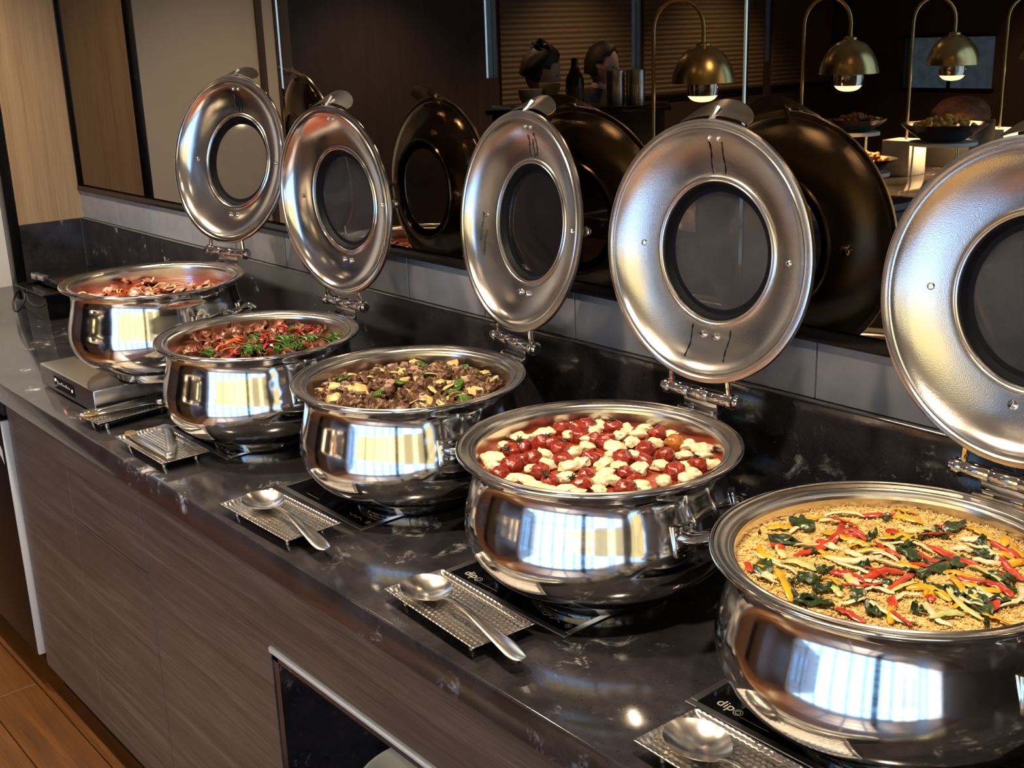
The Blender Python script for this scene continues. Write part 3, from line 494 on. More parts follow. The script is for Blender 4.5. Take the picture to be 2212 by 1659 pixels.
# ================================================================ hobs
def text_mesh(body, size, ext=0.0002):
    cu = bpy.data.curves.new('t', 'FONT'); cu.body = body; cu.size = size; cu.extrude = ext; cu.align_x = 'CENTER'; cu.align_y = 'CENTER'
    o = bpy.data.objects.new('t', cu); COL.objects.link(o)
    me = bpy.data.meshes.new_from_object(o.evaluated_get(bpy.context.evaluated_depsgraph_get())); bpy.data.objects.remove(o); return me
def hob(x0, lab, i):
    w = 0.285; h = empty('induction_hob', (x0+w/2, -0.488+w/2, CT)); tag(h, lab, 'hob', 'built-in induction hobs'); a = w/2; f = 0.011
    sh('hob_frame', join(box(-a, a, -a, -a+f, 0.0001, 0.0024, 0.0008, 1), box(-a, a, a-f, a, 0.0001, 0.0024, 0.0008, 1), box(-a, -a+f, -a+f, a-f, 0.0001, 0.0024, 0.0008, 1), box(a-f, a, -a+f, a-f, 0.0001, 0.0024, 0.0008, 1)), 'frame', h)
    g = sh('glass_top', box(-a+f, a-f, -a+f, a-f, 0.0001, 0.0016), 'hobglass', h)
    if i >= 2:
        me = shared.get('dipo')
        if me is None: me = text_mesh('dip', 0.021); me.materials.append(M['print' if i == 3 else 'print']); shared['dipo'] = me
        t = link('brand_print', me, g, (-a+0.042, -a+0.030, 0.0018))
        mk('brand_ring', join(tr(lathe([(0.0030, 0.0017), (0.0036, 0.0017), (0.0036, 0.0019), (0.0030, 0.0019)], 20, True), -a+0.062, -a+0.0275, 0), tr(lathe([(0.0056, 0.0017), (0.0064, 0.0017), (0.0064, 0.0019), (0.0056, 0.0019)], 24, True), -a+0.062, -a+0.0275, 0)), 'print', g)
    sh('brand_line', box(-a+0.070, -a+0.112, -a+0.0215, -a+0.0223, 0.0016, 0.0018), 'goldprint', g)
    sh('control_marks', join(xf(box(-0.006, 0.006, -0.0004, 0.0004, 0, 0.0003), Matrix.Translation((a-0.075, -a+0.027, 0.0016)) @ Matrix.Rotation(-0.5, 4, 'Z')), xf(box(-0.006, 0.006, -0.0004, 0.0004, 0, 0.0003), Matrix.Translation((a-0.065, -a+0.027, 0.0016)) @ Matrix.Rotation(0.5, 4, 'Z')), xf(box(-0.006, 0.006, -0.0004, 0.0004, 0, 0.0003), Matrix.Translation((a-0.052, -a+0.027, 0.0016)) @ Matrix.Rotation(0.5, 4, 'Z')), xf(box(-0.006, 0.006, -0.0004, 0.0004, 0, 0.0003), Matrix.Translation((a-0.042, -a+0.027, 0.0016)) @ Matrix.Rotation(-0.5, 4, 'Z'))), 'print', g)
    sh('power_mark', join(tr(lathe([(0.0042, 0.0016), (0.0054, 0.0016), (0.0054, 0.0019), (0.0042, 0.0019)], 20, True), a-0.020, -a+0.027, 0), tr(lathe([(0.0, 0.0016), (0.0022, 0.0016), (0.0022, 0.0019), (0, 0.0019)], 12), a-0.020, -a+0.027, 0)), 'goldprint', g)
hob(-0.949, 'black glass hob under the pork and chive dish', 0); hob(-0.4582, 'black glass hob under the browned meat dish', 1); hob(0.050, 'black glass hob under the tomato and cheese dish', 2); hob(0.5545, 'black glass hob under the couscous dish', 3)
# cut the counter where the hobs sit: the glass lies in a shallow recess
pc = empty('portable_induction_cooker', (-1.325, -0.395, CT)); tag(pc, 'steel portable induction cooker under the soup dish at the far end', 'cooker')
mk('body', box(-0.175, 0.175, -0.170, 0.170, 0.004, 0.0575, 0.004, 3), 'frame', pc); mk('cooking_glass', box(-0.165, 0.178, -0.085, 0.160, 0.0570, 0.0600, 0.001, 1), 'hobglass', pc)
dp = mk('control_panel', box(-0.075, 0.055, -0.1715, -0.1695, 0.014, 0.046, 0.001, 1), 'hobglass', pc)
for k in range(9): mk('indicator_mark', box(-0.052+k*0.0095, -0.0485+k*0.0095, -0.1722, -0.1714, 0.030, 0.034+0.003*(k % 3 == 0)), 'print', dp, smooth=False)
mk('lamp', box(-0.068, -0.060, -0.1722, -0.1714, 0.034, 0.040), 'led', dp, smooth=False); mk('lamp', box(0.040, 0.044, -0.1722, -0.1714, 0.027, 0.033), 'led', dp, smooth=False)
for sx in (-0.15, 0.15):
    for sy in (-0.14, 0.14): mk('foot', tr(lathe([(0, 0), (0.012, 0), (0.012, 0.005), (0, 0.005)], 14), sx, sy, 0), 'matte', pc)
# black box warmer at the far end
bw = empty('food_warmer', (-2.33, -0.185, CT)); tag(bw, 'black box-shaped food warmer with a ring handle at the far corner', 'food warmer')
def frust(x0, y0, x1, y1, z0, z1): return [(-x0, -y0, z0), (x0, -y0, z0), (x0, y0, z0), (-x0, y0, z0), (-x1, -y1, z1), (x1, -y1, z1), (x1, y1, z1), (-x1, y1, z1)], [[3, 2, 1, 0], [4, 5, 6, 7], [0, 1, 5, 4], [1, 2, 6, 5], [2, 3, 7, 6], [3, 0, 4, 7]]
mk('body', frust(0.105, 0.105, 0.118, 0.112, 0.0, 0.078), 'black', bw, smooth=False)
mk('flange', join(box(-0.135, 0.135, -0.125, -0.095, 0.078, 0.084, 0.001, 1), box(-0.135, 0.135, 0.095, 0.125, 0.078, 0.084, 0.001, 1), box(-0.135, -0.105, -0.095, 0.095, 0.078, 0.084), box(0.105, 0.135, -0.095, 0.095, 0.078, 0.084)), 'black', bw)
mk('lid', box(-0.118, 0.118, -0.06, 0.118, 0.084, 0.112, 0.004), 'black', bw)
mk('hinge_plate', box(-0.11, -0.07, -0.075, -0.055, 0.096, 0.116, 0.002), 'frame', bw); mk('hinge_plate', box(-0.05, 0.0, -0.075, -0.055, 0.100, 0.118, 0.002), 'frame', bw)
mk('ring_handle', tube([(-0.08+0.045*math.cos(a), -0.112-0.016*(1-math.sin(a))-0.004, 0.040+0.034*math.sin(a)) for a in [2*PI*k/28 for k in range(28)]], 0.0035, 8, closed=True), 'matte', bw)
mk('power_cable', tube(smoothprof([(-0.03, -0.118, 0.070), (0.0, -0.128, 0.056), (0.04, -0.135, 0.048), (0.09, -0.130, 0.044), (0.112, -0.114, 0.050)], 5), 0.003, 8), 'matte', bw)
# ================================================================ trays and utensils
def hammered(lx, ly):
    nx, ny = 92, 44; V, F = [], []; rg = random.Random(3)
    ph = [rg.uniform(-0.25, 0.25) for _ in range(400)]
    for j in range(ny+1):
        for i in range(nx+1):
            u = -1+2*i/nx; v = -1+2*j/ny; x = u*lx/2; yv = v*ly/2
            ex = max(0, abs(u)-0.90)/0.10; ey = max(0, abs(v)-0.80)/0.20
            e = max(ex, ey); z = 0.0065*e*e*(3-2*e)
            gx = x/0.0088; gy = yv/0.0076; k = int(math.floor(gy)); gx += 0.5*(k % 2)+ph[(k+40) % 400]; fx = gx-math.floor(gx)-0.5; fy = gy-math.floor(gy)-0.5
            bmp = max(0, 1-4.2*(fx*fx+fy*fy)); z += 0.0019*bmp*(1 if e < 0.98 else 0)
            V.append((x, yv, z))
    for j in range(ny):
        for i in range(nx): a = j*(nx+1)+i; F.append([a, a+1, a+nx+2, a+nx+1])
    return V, F
HM = hammered(0.230, 0.106)
def tray(x, y, rz, lab):
    t = empty('hammered_tray', (x, y, CT), rz); tag(t, lab, 'tray', 'hammered steel utensil trays')
    p = sh('tray_plate', HM, 'tray', t, (0, 0, 0.0130), ang=60)
    if not p.modifiers: md = p.modifiers.new('thickness', 'SOLIDIFY'); md.thickness = 0.0014; md.offset = 1
    for sx in (-0.085, 0.085):
        for sy in (-0.034, 0.034): sh('foot|%g%g' % (sx, sy), tr(lathe([(0, 0), (0.0055, 0), (0.0055, 0.0125), (0, 0.0125)], 14), sx, sy, 0.0006), 'chrome', t)
    return t
tray(-1.085, -0.500, 1.5708+0.10, 'hammered tray with tongs between the cooker and the pork dish')
tray(-0.798, -0.563, 0.0, 'hammered tray with tongs in front of the pork dish')
tray(-0.300, -0.573, 0.02, 'hammered tray with spoon in front of the browned meat dish')
tray(0.187, -0.5597, -0.06, 'hammered tray with spoon in front of the tomato dish')
tray(0.706, -0.566, -0.03, 'hammered tray with spoon in front of the couscous dish')
def spoon_mesh():
    nr, na = 10, 40; top, bot = [], []
    V, F = [], []
    for lay in (0, 1):
        V.append((0, 0, -0.0125-0.0012*lay))
        for r in range(1, nr+1):
            t = r/nr
            for k in range(na):
                a = 2*PI*k/na; ex = 0.047 if math.cos(a) < 0 else 0.045; w = 0.0345*(1-0.16*math.cos(a)*(math.cos(a) > 0))
                V.append((ex*t*math.cos(a), w*t*math.sin(a), -0.0125*(1-t*t)-0.0012*lay))
    n1 = 1+nr*na
    for lay in (0, 1):
        o = lay*n1
        for k in range(na):
            F.append([o, o+1+k, o+1+(k+1) % na])
            for r in range(nr-1): a = o+1+r*na; F.append([a+k, a+(k+1) % na, a+na+(k+1) % na, a+na+k])
    e = 1+(nr-1)*na
    for k in range(na): F.append([e+k, e+(k+1) % na, n1+e+(k+1) % na, n1+e+k])
    path = smoothprof([(0.041, 0, -0.0012, 0.0075), (0.050, 0, 0.0030, 0.0050), (0.070, 0, 0.0075, 0.0042), (0.105, 0, 0.0090, 0.0048), (0.150, 0, 0.0060, 0.0080), (0.200, 0, 0.0010, 0.0118), (0.232, 0, -0.0030, 0.0128), (0.246, 0, -0.0046, 0.0095), (0.251, 0, -0.0052, 0.0030)], 4)
    return join((V, F), tube([p[:3] for p in path], [p[3] for p in path], 12, up=(0, 0, 1), flat=0.20))
SP = spoon_mesh()
def spoon(x, y, rz, z, lab, tilt=0.0):
    o = empty('serving_spoon', (x, y, CT+z), rz); tag(o, lab, 'spoon', 'steel serving spoons'); o.rotation_euler = (0, tilt, rz)
    o.scale = (0.97, 1.08, 1.0); sh('spoon_body', SP, 'spoon', o, ang=50)
spoon(-0.350, -0.574, -0.09, 0.0312, 'serving spoon on the tray before the browned meat dish', 0.015)
spoon(0.127, -0.568, -0.10, 0.0312, 'serving spoon on the tray before the tomato dish', 0.015)
spoon(0.650, -0.572, -0.16, 0.0312, 'serving spoon with food traces before the couscous dish', 0.015)
def tongs(x, y, rz, z, half, length, lab):
    t = empty('serving_tongs', (x, y, CT+z), rz); tag(t, lab, 'tongs', 'steel serving tongs')
    for s in (-1, 1):
        pts = smoothprof([(0.012, s*0.004, 0.004), (length*0.35, s*(0.004+half*0.40), 0.006), (length*0.75, s*(0.004+half*0.85), 0.004), (length, s*(0.004+half), 0.001)], 6)
        n = len(pts); mk('arm', tube(pts, [0.0050+0.0040*math.sin(PI*min(1, k/(n-1)*1.05))+0.003*(k/(n-1)) for k in range(n)], 10, up=(0, 0, 1), flat=0.16), 'tray', t)
        mk('grip_tip', tr(xf(lathe([(0, 0), (0.012, 0.0012), (0.012, 0.0026), (0, 0.0030)], 18), Matrix.Diagonal((1.5, 1, 1, 1))), length+0.008, s*(0.004+half), 0.0), 'brass' if s > 0 else 'tray', t)
    mk('spring_end', xf(lathe([(0.0, -0.006), (0.008, -0.006), (0.0095, -0.004), (0.0095, 0.004), (0.008, 0.006), (0, 0.006)], 18), Matrix.Translation((0.008, 0, 0.006))), 'tray', t)
    return t
tongs(-0.700, -0.588, PI-0.20, 0.0200, 0.032, 0.196, 'steel tongs lying open on the tray before the pork dish')
tongs(-1.070, -0.435, -PI/2-0.33, 0.0180, 0.010, 0.150, 'closed steel tongs overhanging the tray by the cooker')
# ================================================================ food
rng = random.Random(11)
def clampr(x, y, r):
    d = math.hypot(x, y)
    return (x, y) if d <= r else (x*r/d, y*r/d)
def place(name, me_or_vf, mat, i, x, y, z, rot, label, cat, group, scale=1.0):
    px, py, dz = POTS[i][0], POTS[i][1], POTS[i][2]
    loc = (px+x, py+y, CT+dz+0.0022+z)
    if isinstance(me_or_vf, bpy.types.Mesh): o = link(name, me_or_vf, None, loc, rot)
    else: o = mk(name, me_or_vf, mat, None, loc, rot, ang=60)
    o.scale = (scale, scale, scale); tag(o, label, cat, group); return o
def meshof(name, vf, mat, ang=60):
    o = mk(name, vf, mat, ang=ang); me = o.data; bpy.data.objects.remove(o); return me
def surface(R, zf, nr=40, na=96, wall=0.02):
    V, F = [(0, 0, zf(0, 0))], []
    for r in range(1, nr+1):
        for k in range(na):
            a = 2*PI*k/na; rr = R*r/nr; V.append((rr*math.cos(a), rr*math.sin(a), zf(rr*math.cos(a), rr*math.sin(a))))
    for k in range(na):
        F.append([0, 1+k, 1+(k+1) % na])
        for r in range(nr-1): a = 1+r*na; F.append([a+k, a+na+k, a+na+(k+1) % na, a+(k+1) % na])
    return V, F
def stuff(i, name, vf, mat, label, cat):
    px, py, dz = POTS[i][0], POTS[i][1], POTS[i][2]
    o = mk(name, vf, mat, None, (px, py, CT+dz+0.0022), ang=80); tag(o, label, cat, kind='stuff'); return o
def strip(pts, r, flat, n=8, tw=None):
    m = len(pts); return tube(pts, [r*(0.35 if k in (0, m-1) else (0.8 if k in (1, m-2) else 1.0)) for k in range(m)], n, up=tw or (0, 0, 1), flat=flat)
# ---- materials
M['soup'] = noisy('red_broth', [(0.35, (0.16, 0.016, 0.003)), (0.65, (0.33, 0.045, 0.008))], 30, 0.10, coat=0.6)
M['noodle'] = noisy('pale_onion', [(0.3, (0.52, 0.27, 0.11)), (0.7, (0.72, 0.48, 0.26))], 60, 0.3, coat=0.4)
M['pork'] = noisy('braised_pork', [(0.3, (0.12, 0.038, 0.018)), (0.55, (0.24, 0.090, 0.045)), (0.75, (0.40, 0.18, 0.10))], 55, 0.3, bump=0.4, coat=0.4)
M['porkpink'] = noisy('pink_pork', [(0.3, (0.20, 0.060, 0.038)), (0.55, (0.34, 0.13, 0.085)), (0.75, (0.50, 0.25, 0.17))], 55, 0.3, bump=0.4, coat=0.4)
M['chive'] = noisy('green_chive', [(0.3, (0.012, 0.055, 0.004)), (0.6, (0.035, 0.13, 0.008)), (0.8, (0.09, 0.22, 0.02))], 90, 0.32, coat=0.3)
M['chili'] = noisy('red_chilli', [(0.3, (0.30, 0.008, 0.006)), (0.7, (0.58, 0.03, 0.02))], 60, 0.22, coat=0.5)
M['chiliO'] = noisy('orange_chilli', [(0.3, (0.48, 0.07, 0.01)), (0.7, (0.62, 0.13, 0.03))], 60, 0.25, coat=0.5)
M['meat'] = noisy('browned_meat', [(0.3, (0.045, 0.020, 0.010)), (0.5, (0.13, 0.062, 0.030)), (0.75, (0.27, 0.145, 0.075))], 110, 0.38, bump=0.9, bscale=170, coat=0.25, dist=0.003)
M['ham'] = noisy('ham_cube', [(0.3, (0.28, 0.15, 0.11)), (0.7, (0.46, 0.29, 0.22))], 60, 0.4, bump=0.3)
M['potato'] = noisy('seared_potato', [(0.25, (0.34, 0.19, 0.06)), (0.45, (0.62, 0.44, 0.17)), (0.75, (0.76, 0.62, 0.34))], 70, 0.35, bump=0.25, sss=0.2)
M['onion'] = noisy('soft_onion', [(0.25, (0.40, 0.27, 0.09)), (0.6, (0.66, 0.53, 0.26))], 70, 0.25, coat=0.4, sss=0.2)
M['gpep'] = noisy('green_pepper', [(0.3, (0.03, 0.09, 0.008)), (0.7, (0.12, 0.22, 0.03))], 50, 0.22, coat=0.6)
M['sauce'] = noisy('tomato_sauce', [(0.3, (0.22, 0.028, 0.008)), (0.55, (0.36, 0.055, 0.016)), (0.75, (0.46, 0.10, 0.03))], 60, 0.28, bump=0.7, bscale=90, coat=0.35)
M['tomato'] = noisy('roast_tomato', [(0.27, (0.018, 0.005, 0.004)), (0.36, (0.16, 0.010, 0.005)), (0.58, (0.33, 0.026, 0.010)), (0.8, (0.42, 0.085, 0.028))], 90, 0.2, coat=0.7, bump=0.7, bscale=150, dist=0.003)
M['tomatoO'] = noisy('orange_tomato', [(0.3, (0.33, 0.08, 0.01)), (0.7, (0.50, 0.17, 0.02))], 60, 0.18, coat=0.8, bump=0.3, bscale=120)
M['char'] = plain('charred_calyx', (0.014, 0.020, 0.008), 0.5)
def cheese():
    m, nt, b = newmat('white_cheese'); v = coords(nt)
    n = N(nt, 'ShaderNodeTexNoise', Scale=70, Detail=5); L(nt, v, n.inputs['Vector'])
    c = ramp(nt, n.outputs['Fac'], [(0.3, (0.66, 0.50, 0.25)), (0.5, (0.84, 0.74, 0.50)), (0.7, (0.88, 0.82, 0.64))])
    h = N(nt, 'ShaderNodeTexVoronoi', Scale=330); L(nt, v, h.inputs['Vector'])
    hh = ramp(nt, h.outputs['Distance'], [(0.17, (0.05, 0.07, 0.01)), (0.24, (1, 1, 1))])
    n2 = N(nt, 'ShaderNodeTexNoise', Scale=55, Detail=1); L(nt, v, n2.inputs['Vector']); k = ramp(nt, n2.outputs['Fac'], [(0.46, (0, 0, 0)), (0.54, (1, 1, 1))])
    mx = N(nt, 'ShaderNodeMix', data_type='RGBA', blend_type='MULTIPLY'); L(nt, k, mx.inputs['Factor']); L(nt, c, mx.inputs['A']); L(nt, hh, mx.inputs['B']); L(nt, mx.outputs['Result'], b.inputs['Base Color'])
    b.inputs['Roughness'].default_value = 0.35; b.inputs['Subsurface Weight'].default_value = 0.25; b.inputs['Subsurface Radius'].default_value = (0.006, 0.005, 0.003); b.inputs['Subsurface Scale'].default_value = 0.5
    return m
M['cheese'] = cheese()
M['couscous'] = noisy('couscous_grain', [(0.3, (0.52, 0.32, 0.09)), (0.5, (0.76, 0.53, 0.21)), (0.75, (0.87, 0.68, 0.34))], 160, 0.45, bump=0.2)
M['redpep'] = noisy('red_pepper', [(0.25, (0.22, 0.012, 0.006)), (0.5, (0.52, 0.045, 0.018)), (0.8, (0.60, 0.10, 0.04))], 45, 0.2, coat=0.7)
M['yelpep'] = noisy('yellow_pepper', [(0.25, (0.50, 0.22, 0.005)), (0.5, (0.72, 0.40, 0.012)), (0.8, (0.78, 0.50, 0.04))], 45, 0.2, coat=0.7)
M['wonion'] = noisy('white_onion', [(0.3, (0.62, 0.52, 0.30)), (0.7, (0.80, 0.74, 0.52))], 45, 0.22, coat=0.6, sss=0.25)
M['leaf'] = noisy('wilted_leaf', [(0.3, (0.006, 0.014, 0.003)), (0.6, (0.024, 0.050, 0.006)), (0.8, (0.08, 0.13, 0.016))], 70, 0.38, coat=0.25, bump=0.6, bscale=110)
M['stem'] = noisy('pale_green_stem', [(0.3, (0.42, 0.45, 0.13)), (0.7, (0.66, 0.66, 0.30))], 45, 0.22, coat=0.6)
# ---- soup
def zs(x, y): return 0.190+0.0016*noise.noise(Vector((x*60, y*60, 1.0)))+0.0035*max(0, noise.noise(Vector((x*25, y*25, 4))))*(1 if x-y*0.3 > -0.05 else 0.2)
stuff(0, 'red_broth', surface(0.1785, zs), 'soup', 'glossy red broth filling the farthest chafing dish', 'soup')
ring = []
nood = []
for k in range(4):
    rg = random.Random(50+k); r0 = 0.007+0.006*k*0.6; pts = [(r0*math.cos(a)*(1+0.3*math.sin(3*a+k)), r0*math.sin(a), 0.002*math.sin(2*a+k)) for a in [0.3+(4.6-0.5*k)*t/12 for t in range(13)]]
    nood.append(meshof('onion_slice', strip(pts, 0.0022, 0.6, 6), 'noodle'))
slices = [meshof('pork_slice', [(p[0], p[1], p[2]+0.006*math.sin(p[0]*150+s)) for p in blob(s, 0.020, 0.012, 0.0028, 0.5, 2.2, 3)[0]] and ([(p[0], p[1], p[2]+0.005*math.sin(p[0]*150+s)) for p in blob(s, 0.020, 0.012, 0.0028, 0.5, 2.2, 3)[0]], ICO[3][1]), 'porkpink') for s in range(5)]
for k in range(95):
    a = rng.uniform(0, 2*PI); r = 0.165*math.sqrt(rng.random()); x, y = r*math.cos(a), r*math.sin(a)
    if (-0.3*x*0+y > 0.04 and x < 0.02) or (x < -0.06 and rng.random() < 0.8): continue
    if k % 3: place('onion_slice', nood[k % 4], None, 0, x, y, zs(x, y)+0.002+rng.uniform(0, .004), (rng.uniform(-.5, .5), rng.uniform(-.5, .5), rng.uniform(0, 6)), 'pale curled onion slice floating in the red soup', 'onion', 'onion slices in the soup')
    else: place('pork_slice', slices[k % 5], None, 0, x, y, zs(x, y)+0.003, (rng.uniform(-.4, .4), rng.uniform(-.4, .4), rng.uniform(0, 6)), 'thin pork slice floating in the red soup', 'meat', 'pork slices in the soup')
# ---- pork with chives
def zp(x, y): return 0.186+0.016*max(0, 1-((x+0.02)/0.16)**2)*max(0, 1-((y-0.02)/0.16)**2)+0.003*noise.noise(Vector((x*40, y*40, 2)))
stuff(1, 'pork_bed', surface(0.1778, lambda x, y: zp(x, y)-0.006), 'pork', 'bed of sauce and small meat under the sliced pork', 'meat')
curls = []
for s in range(8):
    rg = random.Random(s); V, F = [], []; nu, nv = 12, 6; c1 = rg.uniform(60, 150); w = rg.uniform(0.008, 0.013); ln = rg.uniform(0.030, 0.046)
    for lay in (0, 1):
        for j in range(nv+1):
            for i in range(nu+1):
                u = i/nu-0.5; v = j/nv-0.5; an = u*ln*c1*0.55; R = ln/(max(0.2, abs(ln*c1*0.55)))
                p = Vector((R*math.sin(an), v*w*2*(1-0.5*abs(u)), R*(1-math.cos(an))+0.004*noise.noise(Vector((u*4+s, v*5, s)))))
                p += Vector((0, 0.006*noise.noise(Vector((u*5, s, v*3))), -0.0016*lay)); V.append(tuple(p))
    n = (nu+1)*(nv+1)
    for lay in (0, 1):
        for j in range(nv):
            for i in range(nu): a = lay*n+j*(nu+1)+i; F.append([a, a+1, a+nu+2, a+nu+1])
    bd = [i for i in range(nu+1)]+[(j+1)*(nu+1)-1 for j in range(1, nv+1)]+[nv*(nu+1)+i for i in range(nu-1, -1, -1)]+[j*(nu+1) for j in range(nv-1, 0, -1)]
    for q in range(len(bd)): a, b = bd[q], bd[(q+1) % len(bd)]; F.append([a, b, b+n, a+n])
    curls.append(meshof('pork_slice', (V, F), 'pork' if s % 2 else 'porkpink'))
for k in range(210):
    a = rng.uniform(0, 2*PI); r = 0.163*math.sqrt(rng.random()); x, y = r*math.cos(a), r*math.sin(a)
    d = min(math.hypot(x-c[0], y-c[1]) for c in CHIVE)
    if d < 0.022: continue
    place('pork_slice', curls[k % 8], None, 1, x, y, zp(x, y)+rng.uniform(0, 0.010), (rng.uniform(-.9, .9), rng.uniform(-.9, .9), rng.uniform(0, 6)), 'curled braised pork slice in the chive dish', 'meat', 'pork slices in the chive dish', rng.uniform(0.7, 1.05))
def bundle(seed, n=26, ln=0.052, spread=0.015):
    rg = random.Random(seed); parts = []
    for _ in range(n):
        y0 = rg.gauss(0, spread*0.5); z0 = rg.uniform(0, 0.010)*(1-abs(y0)/spread*0.5); l = ln*rg.uniform(0.7, 1.1); b = rg.uniform(-0.006, 0.006); x0 = rg.uniform(-0.006, 0.006); z1 = rg.uniform(-0.004, 0.003)
        parts.append(tube([(x0-l/2, y0+b*0.3, z0-0.003), (x0-l/6, y0+b, z0+0.002), (x0+l/6, y0+b*0.8, z0+0.002), (x0+l/2, y0-b*0.5, z0+z1)], [0.0012, 0.0019, 0.0019, 0.0010], 5, up=(rg.uniform(-1, 1), rg.uniform(-1, 1), 1), flat=0.55))
    return join(*parts)
chl = ['chive bundle nearest the left of the pork dish', 'chive bundle at the front of the pork dish', 'chive bundle in the middle of the pork dish', 'chive bundle at the back of the pork dish', 'chive bundle at the right edge of the pork dish', 'chive bundle right of the middle chilli', 'small chive bundle behind the middle chilli', 'chive bundle at the front right of the pork dish', 'chive bundle under the right rim of the pork dish']
for k, (x, y) in enumerate(CHIVE):
    x, y = clampr(x, y, 0.150)
    place('chive_bundle', bundle(k), 'chive', 1, x, y, zp(x, y)+0.006, (0, 0, rng.uniform(-0.5, 0.1)), chl[k], 'chives', 'green chive bundles')
for k in range(7):
    x, y = clampr(0.06+rng.uniform(-.05, .07), rng.uniform(-.06, .1), 0.148)
    place('chive_bundle', bundle(20+k, 18, 0.04, 0.012), 'chive', 1, x, y, zp(x, y)+0.004, (0, 0, rng.uniform(-0.9, 0.6)), 'small loose chive bundle among the larger ones', 'chives', 'small chive bundles')
for k, (x, y) in enumerate(CHILI):
    x, y = clampr(x, y, 0.150); rg = random.Random(k)
    for j in range(4):
        pts = [(0.016*(t-0.5)*2, 0.005*math.sin(t*3+j), 0.003*math.sin(t*PI)) for t in [q/6 for q in range(7)]]
        place('chilli_slice', strip(pts, rg.uniform(0.0022, 0.0042), 0.6, 7), 'chili' if k not in (3, 4, 6) else 'chiliO', 1, x+rg.uniform(-.012, .012), y+rg.uniform(-.010, .010), zp(x, y)+0.013+0.002*j, (rg.uniform(-.5, .5), rg.uniform(-.5, .5), rg.uniform(0, 6)), 'glossy red chilli slice on the pork dish', 'chilli', 'chilli slices on the pork dish')
# ---- browned meat
def zm(x, y): return 0.186+0.018*max(0, 1-((x)/0.17)**2)*max(0, 1-(y/0.17)**2)+0.004*noise.noise(Vector((x*35, y*35, 7)))
stuff(2, 'meat_bed', surface(0.1778, lambda x, y: zm(x, y)-0.010), 'meat', 'loose browned mince under the meat pieces', 'meat')
mm = [meshof('meat_piece', blob(s+3, rng.uniform(.010, .016), rng.uniform(.009, .013), rng.uniform(.008, .011), 0.55, 1.9, 3), 'meat') for s in range(9)]
spots = []
for k in range(900):
    if len(spots) > 170: break
    a = rng.uniform(0, 2*PI); r = 0.160*math.sqrt(rng.random()); x, y = r*math.cos(a), r*math.sin(a)
    if min([9]+[math.hypot(x-c[0], y-c[1]) for c in spots]) < 0.012: continue
    spots.append((x, y))
    place('meat_piece', mm[k % 9], None, 2, x, y, zm(x, y)+rng.uniform(-.002, .007), (rng.uniform(0, 6), rng.uniform(0, 6), rng.uniform(0, 6)), 'lump of browned meat in the potato dish', 'meat', 'browned meat pieces', rng.uniform(0.65, 1.2))
def extra(n, r=0.15): return [(lambda a, q: (q*math.cos(a), q*math.sin(a)))(rng.uniform(0, 2*PI), r*math.sqrt(rng.random())) for _ in range(n)]
for k, (x, y) in enumerate(POTATO+extra(3)):
    x, y = clampr(x, y, 0.155)
    place('potato_piece', blob(60+k, rng.uniform(.013, .019), rng.uniform(.010, .015), rng.uniform(.005, .008), 0.30, 1.3, 3, 0.65), 'potato', 2, x, y, zm(x, y)+0.009, (rng.uniform(-.5, .5), rng.uniform(-.5, .5), rng.uniform(0, 6)), 'yellow seared potato piece among the browned meat', 'potato', 'potato pieces')
for k, (x, y) in enumerate(ONIC+extra(5)):
    x, y = clampr(x, y, 0.150); rg = random.Random(k+5); R = rg.uniform(0.014, 0.024)
    pts = [(R*math.cos(a), R*math.sin(a)*0.8, 0.003*math.sin(2*a)) for a in [t*rg.uniform(1.5, 2.6)/9 for t in range(10)]]
    place('onion_strip', strip([(p[0]-R*0.5, p[1]-R*0.4, p[2]) for p in pts], rg.uniform(.004, .0065), 0.35, 8), 'onion', 2, x, y, zm(x, y)+0.012, (rg.uniform(-.5, .5), rg.uniform(-.5, .5), rg.uniform(0, 6)), 'soft translucent onion strip among the browned meat', 'onion', 'onion strips in the meat dish')
for k, (x, y) in enumerate(GPEP+extra(4)):
    x, y = clampr(x, y, 0.150)
    place('green_pepper_piece', blob(90+k, rng.uniform(.011, .015), rng.uniform(.009, .012), .0045, 0.25, 1.4, 3, 0.6), 'gpep', 2, x, y, zm(x, y)+0.013, (rng.uniform(-.7, .7), rng.uniform(-.7, .7), rng.uniform(0, 6)), 'green pepper piece among the browned meat', 'pepper', 'green pepper pieces')
for k, (x, y) in enumerate(HAM+extra(8)):
    x, y = clampr(x, y, 0.150)
    place('ham_cube', blob(120+k, .0095, .0085, .008, 0.12, 1.5, 3, 0.9), 'ham', 2, x, y, zm(x, y)+0.010, (rng.uniform(-.5, .5), rng.uniform(-.5, .5), rng.uniform(0, 6)), 'pink-brown cube of meat among the browned pieces', 'meat', 'pink meat cubes')
